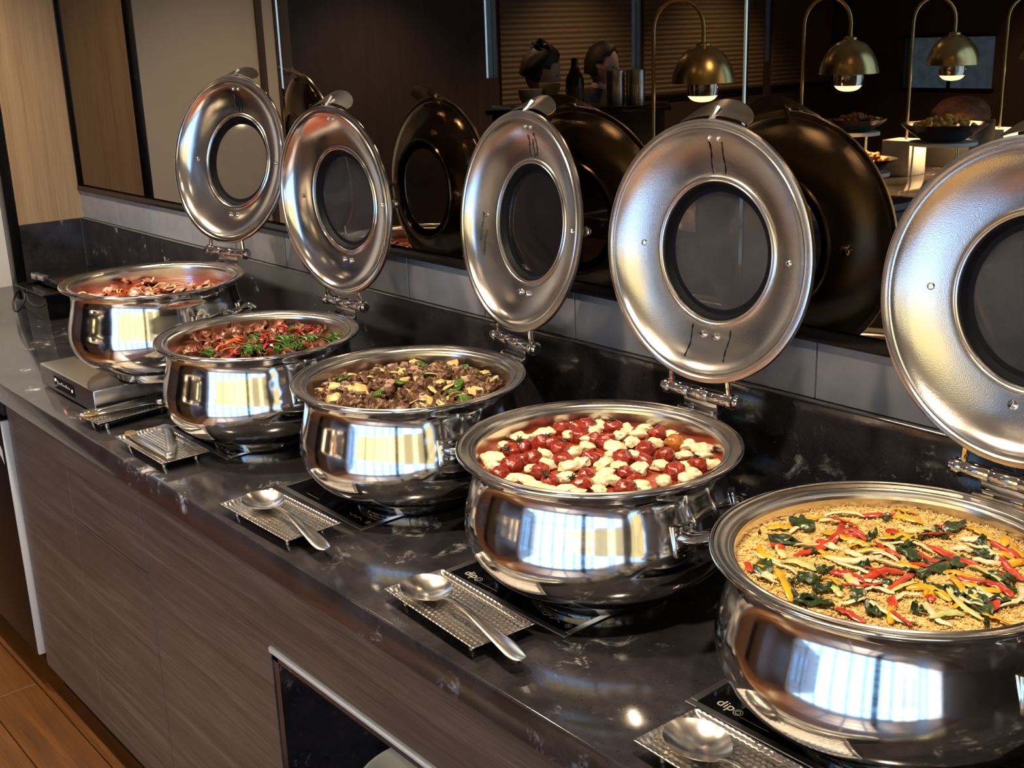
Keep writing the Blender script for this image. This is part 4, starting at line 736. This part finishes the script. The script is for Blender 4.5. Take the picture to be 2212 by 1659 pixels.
# ---- tomatoes and cheese
def zt(x, y): return 0.190+0.0022*noise.noise(Vector((x*45, y*45, 3)))+0.004*max(0, 1-(x*x+y*y)/0.03)
stuff(3, 'tomato_sauce', surface(0.1785, zt), 'sauce', 'chunky red tomato sauce under the tomatoes and cheese', 'sauce')
def calyx(seed):
    rg = random.Random(seed); parts = [blob(seed, 0.0048, 0.0046, 0.0020, 0.4, 2, 2)]
    for k in range(5):
        a = 2*PI*k/5+rg.uniform(-.3, .3); l = rg.uniform(0.006, 0.010); parts.append(tube([(0, 0, 0.001), (l*0.5*math.cos(a), l*0.5*math.sin(a), 0.003), (l*math.cos(a), l*math.sin(a), rg.uniform(-.001, .006))], [0.0014, 0.0010, 0.0004], 5))
    return join(*parts)
CAL = [meshof('calyx', calyx(s), 'char') for s in range(3)]
for k, (x, y) in enumerate(TOM):
    x, y = clampr(x, y, 0.158); s = rng.uniform(0.0135, 0.0175)
    o = place('cherry_tomato', blob(k, s, s*rng.uniform(.88, 1.08), s*0.84, 0.20, 1.6, 3), 'tomatoO' if k == 26 else 'tomato', 3, x, y, zt(x, y)+s*0.45, (rng.uniform(-.5, .5), rng.uniform(-.5, .5), rng.uniform(0, 6)), 'single orange cherry tomato among the red ones' if k == 26 else 'blistered red cherry tomato in the cheese dish', 'tomato', None if k == 26 else 'cherry tomatoes')
    if k in (0, 1, 6, 10, 14, 18, 24, 29):
        c = link('calyx', CAL[k % 3], o, (s*rng.uniform(-.4, .4), s*rng.uniform(-.5, .1), s*0.80), (rng.uniform(-.3, .6), 0, rng.uniform(0, 6)))
for k, (x, y) in enumerate(MOZ):
    x, y = clampr(x, y, 0.162); a = rng.uniform(.0115, .0165)
    place('cheese_lump', blob(200+k, a*1.12, a*rng.uniform(.72, .95), a*0.55, 0.34, 1.45, 3), 'cheese', 3, x, y, zt(x, y)+0.0065, (rng.uniform(-.25, .25), rng.uniform(-.25, .25), rng.uniform(0, 6)), 'white cheese lump flecked with herbs among the tomatoes', 'cheese', 'white cheese lumps')
# ---- couscous with pepper strips
def zc(x, y):
    r = math.hypot(x, y); return 0.2025+0.0035*noise.noise(Vector((x*22, y*22, 9)))+0.0022*noise.noise(Vector((x*70, y*70, 2)))-0.003*max(0, (r-0.14)/0.035)**2
def couscous():
    bed = surface(0.1792, lambda x, y: zc(x, y)+0.0012*noise.noise(Vector((x*240, y*240, 5))), 70, 200)
    V, F = list(bed[0]), list(bed[1]); rg = random.Random(2); iv, jf = ICO[1]
    for _ in range(13000):
        a = rg.uniform(0, 2*PI); r = 0.1775*math.sqrt(rg.random()); x, y = r*math.cos(a), r*math.sin(a)
        s = rg.uniform(0.0008, 0.0016); h = max(0, noise.noise(Vector((x*90, y*90, 8))))*0.005; z = zc(x, y)+rg.uniform(-0.0004, 0.0012)+h; o = len(V); ss = [s*rg.uniform(.8, 1.3) for _ in range(3)]
        V += [(x+p[0]*ss[0], y+p[1]*ss[1], z+p[2]*ss[2]) for p in iv]; F += [[t+o for t in f] for f in jf]
    return V, F
stuff(4, 'couscous', couscous(), 'couscous', 'golden couscous filling the nearest chafing dish', 'couscous')
def seg_strip(sg, r, flat, bow, lift, k, n=10, wob=0.0):
    x0, y0, x1, y1 = sg; x0, y0 = clampr(x0, y0, 0.166); x1, y1 = clampr(x1, y1, 0.166)
    rg = random.Random(k); cx, cy = (x0+x1)/2, (y0+y1)/2; dx, dy = x1-x0, y1-y0; l = math.hypot(dx, dy) or 0.01; nx, ny = -dy/l, dx/l; pts = []
    b = rg.uniform(-bow, bow)*l
    for t in [q/n for q in range(n+1)]:
        w = b*math.sin(PI*t)+wob*math.sin(t*9+k); x = x0+dx*t+nx*w; y = y0+dy*t+ny*w
        pts.append((x-cx, y-cy, zc(x, y)-zc(cx, cy)+lift+0.0022*math.sin(PI*t)*rg.uniform(0.4, 1.4)))
    tw = Vector((rg.uniform(-.5, .5), rg.uniform(-.5, .5), 1))
    return cx, cy, strip(pts, r, flat, 8, tw)
def rnd_segs(n, l0, l1, seed):
    rg = random.Random(seed); out = []
    for _ in range(n):
        a = rg.uniform(0, 2*PI); r = 0.155*math.sqrt(rg.random()); x, y = r*math.cos(a), r*math.sin(a)
        if x < 0.03: continue
        b = rg.uniform(0, PI); l = rg.uniform(l0, l1)/2; out.append((x-l*math.cos(b), y-l*math.sin(b), x+l*math.cos(b), y+l*math.sin(b)))
    return out
def MORE(n, seed, l0=0.025, l1=0.05):
    rg = random.Random(seed*7); out = []
    for _ in range(n):
        a = rg.uniform(0, 2*PI); r = 0.150*math.sqrt(rg.random()); x, y = r*math.cos(a), r*math.sin(a); b = rg.gauss(0.4, 0.5); l = rg.uniform(l0, l1)/2
        out.append((x-l*math.cos(b), y-l*math.sin(b), x+l*math.cos(b), y+l*math.sin(b)))
    return out
kk = 0
for nm, segs, mat, r, fl_, bow, lift, lab, cat, grp in (
    ('red_pepper_strip', PRED+MORE(8, 9)+rnd_segs(9, .03, .06, 1), 'redpep', .0047, .36, .18, .0042, 'red pepper strip lying on the couscous', 'pepper', 'red pepper strips'),
    ('yellow_pepper_strip', PYEL+MORE(8, 10)+rnd_segs(9, .03, .06, 2), 'yelpep', .0047, .36, .18, .0034, 'yellow pepper strip lying on the couscous', 'pepper', 'yellow pepper strips'),
    ('onion_strip', PONI+MORE(14, 8)+rnd_segs(9, .03, .06, 3), 'wonion', .0040, .45, .30, .0038, 'white onion strip lying on the couscous', 'onion', 'white onion strips'),
    ('bok_choy_stem', PSTE+rnd_segs(5, .03, .06, 4), 'stem', .0052, .40, .15, .0040, 'pale green stem lying on the couscous', 'vegetable', 'pale green stems')):
    for sg in segs:
        kk += 1; cx, cy, vf = seg_strip(sg, r*rng.uniform(.8, 1.15), fl_, bow, lift, kk)
        place(nm, vf, mat, 4, cx, cy, zc(cx, cy), (0, 0, 0), lab, cat, grp)
def leaf_mesh(sg, k):
    x0, y0, x1, y1 = sg; x0, y0 = clampr(x0, y0, 0.164); x1, y1 = clampr(x1, y1, 0.164); rg = random.Random(k); cx, cy = (x0+x1)/2, (y0+y1)/2
    dx, dy = x1-x0, y1-y0; l = max(0.012, math.hypot(dx, dy)); ux, uy = dx/l, dy/l; nx, ny = -uy, ux; V, F = [], []; nu, nv = 18, 7; w = min(0.013, 0.0050+l*0.13)*rg.uniform(.8, 1.2)
    for lay in (0, 1):
        for i in range(nu+1):
            for j in range(nv+1):
                t = i/nu; v = j/nv*2-1; ww = w*(math.sin(PI*min(1, t*0.92+0.06))**0.6)*(1+0.30*noise.noise(Vector((t*3, k, v*0.5))))
                a = (t-0.5)*l; b = v*ww+0.004*math.sin(t*5+k)
                x = ux*a+nx*b; y = uy*a+ny*b
                z = zc(cx+x, cy+y)-zc(cx, cy)+0.0045+0.0055*noise.noise(Vector((t*4+k, v*1.6, k*0.7)))+0.0016*abs(v)*math.sin(t*10+k)-0.0008*lay
                V.append((x, y, z))
    m = (nu+1)*(nv+1)
    for lay in (0, 1):
        for i in range(nu):
            for j in range(nv): a = lay*m+i*(nv+1)+j; F.append([a, a+1, a+nv+2, a+nv+1])
    bd = [j for j in range(nv+1)]+[i*(nv+1)+nv for i in range(1, nu+1)]+[nu*(nv+1)+j for j in range(nv-1, -1, -1)]+[i*(nv+1) for i in range(nu-1, 0, -1)]
    for q in range(len(bd)): a, b = bd[q], bd[(q+1) % len(bd)]; F.append([a, b, b+m, a+m])
    return cx, cy, (V, F)
for sg in PLEA+MORE(10, 12, .02, .035)+rnd_segs(10, .02, .045, 7):
    kk += 1; cx, cy, vf = leaf_mesh(sg, kk)
    place('wilted_leaf', vf, 'leaf', 4, cx, cy, zc(cx, cy)+0.002, (0, 0, 0), 'dark green wilted leaf lying on the couscous', 'leaf', 'dark green leaves')
# ================================================================ across the room, seen in the mirror
isl = empty('buffet_island', (-2.05, -4.3, 0)); tag(isl, 'dark stone-topped island carrying the heat lamps', 'island')
mk('top', box(-0.48, 0.48, -2.2, 2.1, CT-0.04, CT, 0.003), 'stone', isl); mk('body', box(-0.45, 0.45, -2.15, 2.05, 0, CT-0.041), 'walnut', isl, smooth=False)
def lamp(x, y, lab, block=True):
    t = empty('heat_lamp', (x, y, CT)); tag(t, lab, 'heat lamp', 'brass heat lamps')
    dx, dy = -0.165, 0.135     # pole stands beside the shade
    b = mk('marble_base', xf(box(-0.085, 0.085, -0.085, 0.085, 0.0, 0.190, 0.004), Matrix.Translation((dx-0.01, dy, 0.0))), 'marble', t)
    top = 0.925; sh_top = 0.735; pts = [(dx, dy, 0.19), (dx, dy, 0.5), (dx, dy, top-0.12)]
    for k in range(1, 13):
        a = PI-PI*k/12; u = (1-math.cos(PI-a))/2 if False else (1-math.cos(PI*k/12))/2
        pts.append((dx*(1-u), dy*(1-u), top-0.12+0.12*math.sin(PI*k/12)))
    pts += [(0, 0, sh_top+0.05), (0, 0, sh_top-0.005)]
    mk('pole', tube(pts, 0.0085, 12), 'brasspole', t)
    s = mk('lamp_shade', lathe(smoothprof([(0.018, sh_top+0.012), (0.030, sh_top+0.006), (0.034, sh_top-0.006), (0.070, sh_top-0.022), (0.105, sh_top-0.060), (0.128, sh_top-0.108), (0.138, sh_top-0.158)], 4)+[(0.1365, sh_top-0.158)]+smoothprof([(0.1365, sh_top-0.158), (0.126, sh_top-0.108), (0.103, sh_top-0.062), (0.066, sh_top-0.026), (0.0, sh_top-0.018)], 4), 56), 'brass', t)
    bl = mk('bulb', lathe([(0, sh_top-0.050), (0.030, sh_top-0.060), (0.060, sh_top-0.110), (0.068, sh_top-0.160), (0.069, sh_top-0.190), (0.064, sh_top-0.212)], 36), 'bulbside', t)
    mk('bulb_face', lathe(smoothprof([(0.064, sh_top-0.212), (0.050, sh_top-0.228), (0.028, sh_top-0.237), (0, sh_top-0.240)], 3), 36), 'bulbhot', t)
    li = bpy.data.lights.new('heat_lamp_beam', 'SPOT'); li.energy = 260; li.spot_size = math.radians(120); li.spot_blend = 0.6; li.color = (1.0, 0.72, 0.38); li.shadow_soft_size = 0.05
    lo = bpy.data.objects.new('heat_lamp_beam', li); COL.objects.link(lo); lo.parent = t; lo.location = (0, 0, sh_top-0.25)
    return t
M['bulbside'] = plain('silvered_bulb', (0.85, 0.78, 0.70), 0.12, 0.9)
lamp(-2.055, -2.557, 'brass heat lamp at the near end of the island'); lamp(-1.925, -3.449, 'brass heat lamp in the middle of the island'); lamp(-1.995, -4.500, 'brass heat lamp over the yellow food bowl'); lamp(-1.93, -5.38, 'brass heat lamp at the far end of the island')
M['bowlblack'] = plain('black_bowl', (0.012, 0.012, 0.014), 0.25)
def bowl(x, y, r, z, foodm, seed, lab, flab, fcat, piece=0.018, stand=True, n=46):
    if stand:
        s = empty('serving_stand', (x, y, CT)); tag(s, 'round marble stand with gold legs under the '+lab, 'stand', 'marble stands'); mk('marble_disc', lathe([(0, z-0.018), (r*0.78, z-0.018), (r*0.79, z-0.014), (r*0.79, z-0.004), (r*0.78, z), (0, z)], 40), 'marble', s)
        for k in range(3): a = 2*PI*k/3+0.5; mk('leg', tube([(r*0.68*math.cos(a), r*0.68*math.sin(a), 0.0), (r*0.66*math.cos(a), r*0.66*math.sin(a), z-0.017)], 0.005, 8), 'brass', s)
    h = r*0.42
    b = mk('food_bowl', lathe(smoothprof([(0, 0.0), (r*0.35, 0.0), (r*0.5, h*0.10), (r*0.8, h*0.58), (r, h)], 4)+smoothprof([(r*0.985, h), (r*0.78, h*0.62), (r*0.48, h*0.18), (0, h*0.1)], 4), 56), 'bowlblack', None, (x, y, CT+z+0.0005)); tag(b, 'wide black bowl holding '+lab, 'bowl', 'black bowls on the island')
    rg = random.Random(seed); me = [meshof('food_piece', blob(seed*10+k, piece, piece*.85, piece*.7, 0.35, 1.6, 2), foodm) for k in range(4)]
    for k in range(n):
        a = rg.uniform(0, 2*PI); q = r*0.72*math.sqrt(rg.random()); zz = z+h*0.72+0.60*h*(1-(q/(r*0.75))**2)*rg.uniform(.6, 1.15)
        o = link('food_piece', me[k % 4], None, (x+q*math.cos(a), y+q*math.sin(a), CT+zz), (rg.uniform(0, 6), rg.uniform(0, 6), rg.uniform(0, 6))); tag(o, flab, fcat, flab.split(' in ')[0])
M['fyel'] = noisy('fried_yellow', [(0.3, (0.62, 0.28, 0.03)), (0.7, (0.85, 0.52, 0.10))], 40, 0.4)
M['fred'] = noisy('red_salad', [(0.3, (0.55, 0.08, 0.02)), (0.7, (0.80, 0.30, 0.08))], 30, 0.35)
M['fbrn'] = noisy('brown_fried', [(0.3, (0.20, 0.06, 0.015)), (0.7, (0.42, 0.17, 0.05))], 40, 0.45)
M['bread'] = noisy('brown_crust', [(0.3, (0.06, 0.02, 0.008)), (0.7, (0.22, 0.08, 0.03))], 26, 0.6, bump=0.8, bscale=50)
bowl(-1.83, -4.17, 0.215, 0.210, 'fyel', 1, 'yellow fried pieces', 'yellow fried piece in the wide black bowl', 'fried food', 0.022)
bowl(-1.78, -3.40, 0.150, 0.130, 'fred', 2, 'red and orange pieces', 'red-orange piece in the lower black bowl', 'salad')
bowl(-2.14, -3.86, 0.150, 0.27, 'fbrn', 3, 'small brown fried pieces', 'brown fried piece in the black bowl', 'fried food', 0.016)
br = mk('bread_loaf', [tuple((p[0], p[1], max(p[2], -0.035))) for p in blob(31, 0.165, 0.145, 0.098, 0.10, 1.5, 4)[0]] and ([(p[0], p[1], max(p[2], -0.035)) for p in blob(31, 0.165, 0.145, 0.098, 0.10, 1.5, 4)[0]], ICO[4][1]), 'bread', None, (-2.16, -4.92, CT+0.291)); tag(br, 'round dark crusty loaf on the far end of the island', 'bread')
bs = mk('display_box', box(-2.30, -2.02, -5.06, -4.78, CT, CT+0.2555, 0.004), 'matte'); tag(bs, 'black display box under the dark loaf', 'box')
# shelf unit with crockery in front of the two people
sf = empty('service_cabinet', (-2.95, -2.66, 0)); tag(sf, 'dark service cabinet stacked with bowls and a bottle', 'cabinet'); ZS = CT+0.455
rot = math.radians(45)
mk('body', xf(box(-0.42, 0.42, -0.16, 0.16, 0.0, ZS-0.025), Matrix.Rotation(-rot, 4, 'Z')), 'black', sf, smooth=False); mk('top', xf(box(-0.45, 0.45, -0.18, 0.18, ZS-0.025, ZS, 0.003), Matrix.Rotation(-rot, 4, 'Z')), 'black', sf)
M['cream'] = plain('cream_china', (0.62, 0.55, 0.40), 0.3)
def cup(x, y, z, r, h, lab, n=1):
    for k in range(n):
        o = mk('soup_bowl', lathe([(0, 0), (r*0.55, 0), (r*0.58, h*0.08), (r*0.9, h*0.55), (r, h), (r*0.95, h), (r*0.85, h*0.58), (0, h*0.15)], 32), 'cream', None, (x, y, z+k*h*0.35)); tag(o, lab, 'bowl', 'cream bowls on the service cabinet')
cup(-3.115, -2.485, ZS, 0.062, 0.085, 'cream bowl on the service cabinet, left of the other'); cup(-3.10, -2.604, ZS+0.035, 0.055, 0.075, 'cream bowl raised beside the left one')
o = mk('bowl_riser', tr(lathe([(0, 0), (0.05, 0), (0.05, 0.0345), (0, 0.0345)], 24), -3.10, -2.604, ZS), 'matte'); tag(o, 'dark riser under the right cream bowl', 'riser')
bt = empty('glass_bottle', (-2.965, -2.65, ZS)); tag(bt, 'dark brown bottle standing beside the bowls', 'bottle')
M['bottle'] = plain('brown_glass', (0.018, 0.008, 0.004), 0.08)
mk('bottle_body', lathe(smoothprof([(0, 0), (0.040, 0.0), (0.045, 0.006), (0.046, 0.10), (0.042, 0.135), (0.022, 0.175), (0.016, 0.205)], 3), 28), 'bottle', bt); mk('cap', lathe([(0, 0.228), (0.016, 0.228), (0.0175, 0.204), (0, 0.204)], 20), 'black', bt); mk('bottle_label', lathe([(0.0462, 0.03), (0.0468, 0.03), (0.0468, 0.09), (0.0462, 0.09)], 28, True), 'brown', bt)
for k, (x, y) in enumerate([(-2.825, -2.795), (-2.755, -2.865)]):
    o = mk('canister', lathe([(0, 0), (0.045, 0), (0.046, 0.003), (0.046, 0.160), (0.043, 0.166), (0, 0.166)], 32), 'frame', None, (x, y, ZS)); tag(o, ['dull steel canister next to the second person', 'dull steel canister at the cabinet corner'][k], 'canister', 'steel canisters')
# ---- two people standing behind the cabinet
M['skin'] = noisy('skin', [(0.3, (0.46, 0.27, 0.19)), (0.7, (0.56, 0.34, 0.25))], 20, 0.5)
M['hair'] = noisy('dark_hair', [(0.3, (0.010, 0.006, 0.005)), (0.7, (0.030, 0.016, 0.012))], 60, 0.6, sxyz=(1, 1, 0.15))
M['cloth'] = noisy('black_uniform', [(0.3, (0.012, 0.011, 0.014)), (0.7, (0.020, 0.018, 0.022))], 30, 0.8)
def person(x, y, rz, h, pose, label):
    root = empty('person', (x, y, 0), rz); tag(root, label, 'person')
    k = h/1.66
    J = {'pelvis': (0, 0, .90), 'waist': (0.01, 0, 1.05), 'chest': (0.0, 0, 1.25), 'neck': (0.01, 0, 1.40), 'skull': (0.045, 0, 1.47)}
    R = {'pelvis': (.15, .12), 'waist': (.125, .10), 'chest': (.155, .115), 'neck': (.052, .052), 'skull': (.050, .050)}
    E = [('pelvis', 'waist'), ('waist', 'chest'), ('chest', 'neck'), ('neck', 'skull')]
    for s, n in ((-1, 'l'), (1, 'r')):
        J.update({'hip'+n: (0, s*.09, .86), 'knee'+n: (0.015, s*.10, .47), 'ank'+n: (-.01, s*.10, .09), 'toe'+n: (.14, s*.115, .03), 'sh'+n: (0, s*.165, 1.33), 'el'+n: (0.05, s*.215, 1.07), 'wr'+n: (.24, s*.15, 1.04), 'hand'+n: (.31, s*.13, 1.05)})
        R.update({'hip'+n: (.095, .095), 'knee'+n: (.060, .060), 'ank'+n: (.045, .045), 'toe'+n: (.035, .028), 'sh'+n: (.062, .062), 'el'+n: (.045, .045), 'wr'+n: (.030, .028), 'hand'+n: (.034, .018)})
        E += [('pelvis', 'hip'+n), ('hip'+n, 'knee'+n), ('knee'+n, 'ank'+n), ('ank'+n, 'toe'+n), ('chest', 'sh'+n), ('sh'+n, 'el'+n), ('el'+n, 'wr'+n), ('wr'+n, 'hand'+n)]
        for f in range(4):
            a, b = 'f%s%d' % (n, f), 'g%s%d' % (n, f); yy = s*.13+(f-1.5)*0.017
            J[a] = (.355-.006*abs(f-1.5), yy, 1.045); J[b] = (.385-.012*abs(f-1.3), yy, 1.028); R[a] = (.0085, .0085); R[b] = (.0070, .0070); E += [('hand'+n, a), (a, b)]
        a, b = 't%s' % n, 'u%s' % n; J[a] = (.315, s*.13-s*.038, 1.045); J[b] = (.345, s*.13-s*.046, 1.038); R[a] = (.010, .010); R[b] = (.008, .008); E += [('hand'+n, a), (a, b)]
    names = list(J); ix = {n: i for i, n in enumerate(names)}
    me = bpy.data.meshes.new('body'); me.from_pydata([tuple(c*k for c in J[n]) for n in names], [(ix[a], ix[b]) for a, b in E], [])
    o = bpy.data.objects.new('body', me); COL.objects.link(o)
    sk = o.modifiers.new('skin', 'SKIN'); sk.use_smooth_shade = True
    for n, v in zip(names, me.skin_vertices[0].data): v.radius = tuple(r*k for r in R[n]); v.use_root = n == 'pelvis'
    sb = o.modifiers.new('sub', 'SUBSURF'); sb.levels = 1; sb.render_levels = 1
    dg = bpy.context.evaluated_depsgraph_get(); bm_ = bpy.data.meshes.new_from_object(o.evaluated_get(dg)); bpy.data.objects.remove(o)
    bv = [tuple(v.co) for v in bm_.vertices]; bf = [list(p.vertices) for p in bm_.polygons]
    # head: shaped skull with brow, nose, lips, chin and ears, sunk onto the neck so the figure is one mesh
    tilt = Matrix.Translation((0.055*k, 0, 1.545*k)) @ Matrix.Rotation(pose, 4, 'Y'); hv = []
    for p in ICO[4][0]:
        p = Vector(p); x, y_, z = p.x*0.098, p.y*0.076, p.z*0.118
        if z < 0: x *= 1-0.18*(-z/0.118); y_ *= 1-0.30*(-z/0.118)
        f = max(0, p.x)
        nose = math.exp(-((p.y/0.14)**2+((p.z+0.12)/0.24)**2))*f; x += 0.022*nose
        eye = sum(math.exp(-(((p.y-s*0.36)/0.15)**2+((p.z-0.04)/0.10)**2)) for s in (-1, 1))*f; x -= 0.009*eye
        x += 0.006*math.exp(-((p.y/0.28)**2+((p.z+0.46)/0.10)**2))*f+0.008*math.exp(-((p.y/0.25)**2+((p.z+0.80)/0.2)**2))*f
        ear = sum(math.exp(-(((p.x+0.05)/0.10)**2+((p.z+0.02)/0.24)**2)) for s in (1,))*(abs(p.y) > 0.75); y_ += math.copysign(0.012*ear, p.y)
        hv.append(tuple(tilt @ (Vector((x, y_, z))*k)))
    V, F = join((bv, bf), (hv, ICO[4][1]))
    body = mk('body', (V, F), 'cloth', root, ang=70); body.data.materials.append(M['skin'])
    for p in body.data.polygons:
        c = p.center
        if c.z > 1.405*k or (c.x > 0.245*k and c.z > 0.95*k): p.material_index = 1
    hairv = []
    for p in ICO[4][0]:
        p = Vector(p); lim = 0.60 if p.z > 0.42 else (0.34 if p.z > 0.12 else 0.02)   # hairline: brow, temple, behind the ear
        cut = max(0.0, min(1.0, (p.x-lim)/0.18)); low = max(0.0, min(1.0, (-0.52-p.z)/0.2))
        g = 1.13+0.06*noise.noise(p*4)+0.03*noise.noise(p*13); g = g+(0.80-g)*max(cut*(0 if p.z > 0.80 else 1), low)
        hairv.append(tuple(tilt @ (Vector((p.x*0.100*g-0.006, p.y*0.078*g, p.z*0.120*g+0.004))*k)))
    hr = mk('hair', (hairv, ICO[4][1]), 'hair', root, ang=70)
    if pose > 0.3: mk('hair_bun', ([tuple(tilt @ (Vector((p[0]-0.052, p[1], p[2]+0.112))*k)) for p in blob(4, 0.050, 0.048, 0.036, 0.55, 2.8, 3)[0]], ICO[3][1]), 'hair', hr)
    mk('eye', join(*[xf(ball(0.0065*k), tilt @ Matrix.Translation((0.083*k, s*0.029*k, 0.005*k))) for s in (-1, 1)]), 'black', body)
    mk('lips', xf(blob(2, 0.004*k, 0.018*k, 0.006*k, 0.1, 1, 2), tilt @ Matrix.Translation((0.092*k, 0, -0.056*k))), 'chiliO', body)
    return root
fa = math.atan2(-0.77, 0.64)
person(-3.46, -2.80, fa-0.05, 1.63, 0.42, 'person with a dark top-knot in a black top, looking down')
person(-3.76, -3.56, fa+0.55, 1.63, 0.22, 'person with smooth dark hair in a black top, standing behind canisters')
# ---- number look-alike food pieces by row and place, as seen from the front of the counter
ORD = ['leftmost', 'second from left', 'third from left', 'fourth from left', 'fifth from left', 'sixth from left', 'seventh from left', 'eighth from left', 'ninth from left', 'tenth from left', 'eleventh from left', 'twelfth from left']
ROW = ['back row', 'second row from back', 'third row from back', 'fourth row from back', 'fifth row from back', 'sixth row from back', 'seventh row from back', 'eighth row from back']
SHORT = {'cherry tomatoes': 'blistered red cherry tomato', 'white cheese lumps': 'herb-flecked white cheese lump', 'red pepper strips': 'red pepper strip on couscous', 'yellow pepper strips': 'yellow pepper strip on couscous', 'white onion strips': 'white onion strip on couscous', 'pale green stems': 'pale green stem on couscous', 'dark green leaves': 'dark wilted leaf on couscous', 'potato pieces': 'yellow potato piece among browned meat', 'onion strips in the meat dish': 'soft onion strip among browned meat', 'green pepper pieces': 'green pepper piece among browned meat', 'pink meat cubes': 'pink meat cube among browned meat', 'chilli slices on the pork dish': 'chilli slice on the pork dish', 'small chive bundles': 'small loose chive bundle', 'pork slices in the soup': 'pork slice in the red soup', 'onion slices in the soup': 'onion slice in the red soup'}
byg = {}
for o in COL.objects:
    g_ = o.get('group')
    if g_ in SHORT and o.parent is None: byg.setdefault(g_, []).append(o)
for g_, l in byg.items():
    l.sort(key=lambda o: -(o.location.x*-0.768+o.location.y*0.64)); per = max(4, min(12, math.ceil(math.sqrt(len(l)*2.2)))); nr = math.ceil(len(l)/per)
    for r in range(nr):
        row_ = sorted(l[r*per:(r+1)*per], key=lambda o: o.location.x*0.64+o.location.y*0.768)
        for j, o in enumerate(row_): o['label'] = SHORT[g_]+', '+ORD[j]+' in the '+ROW[r]
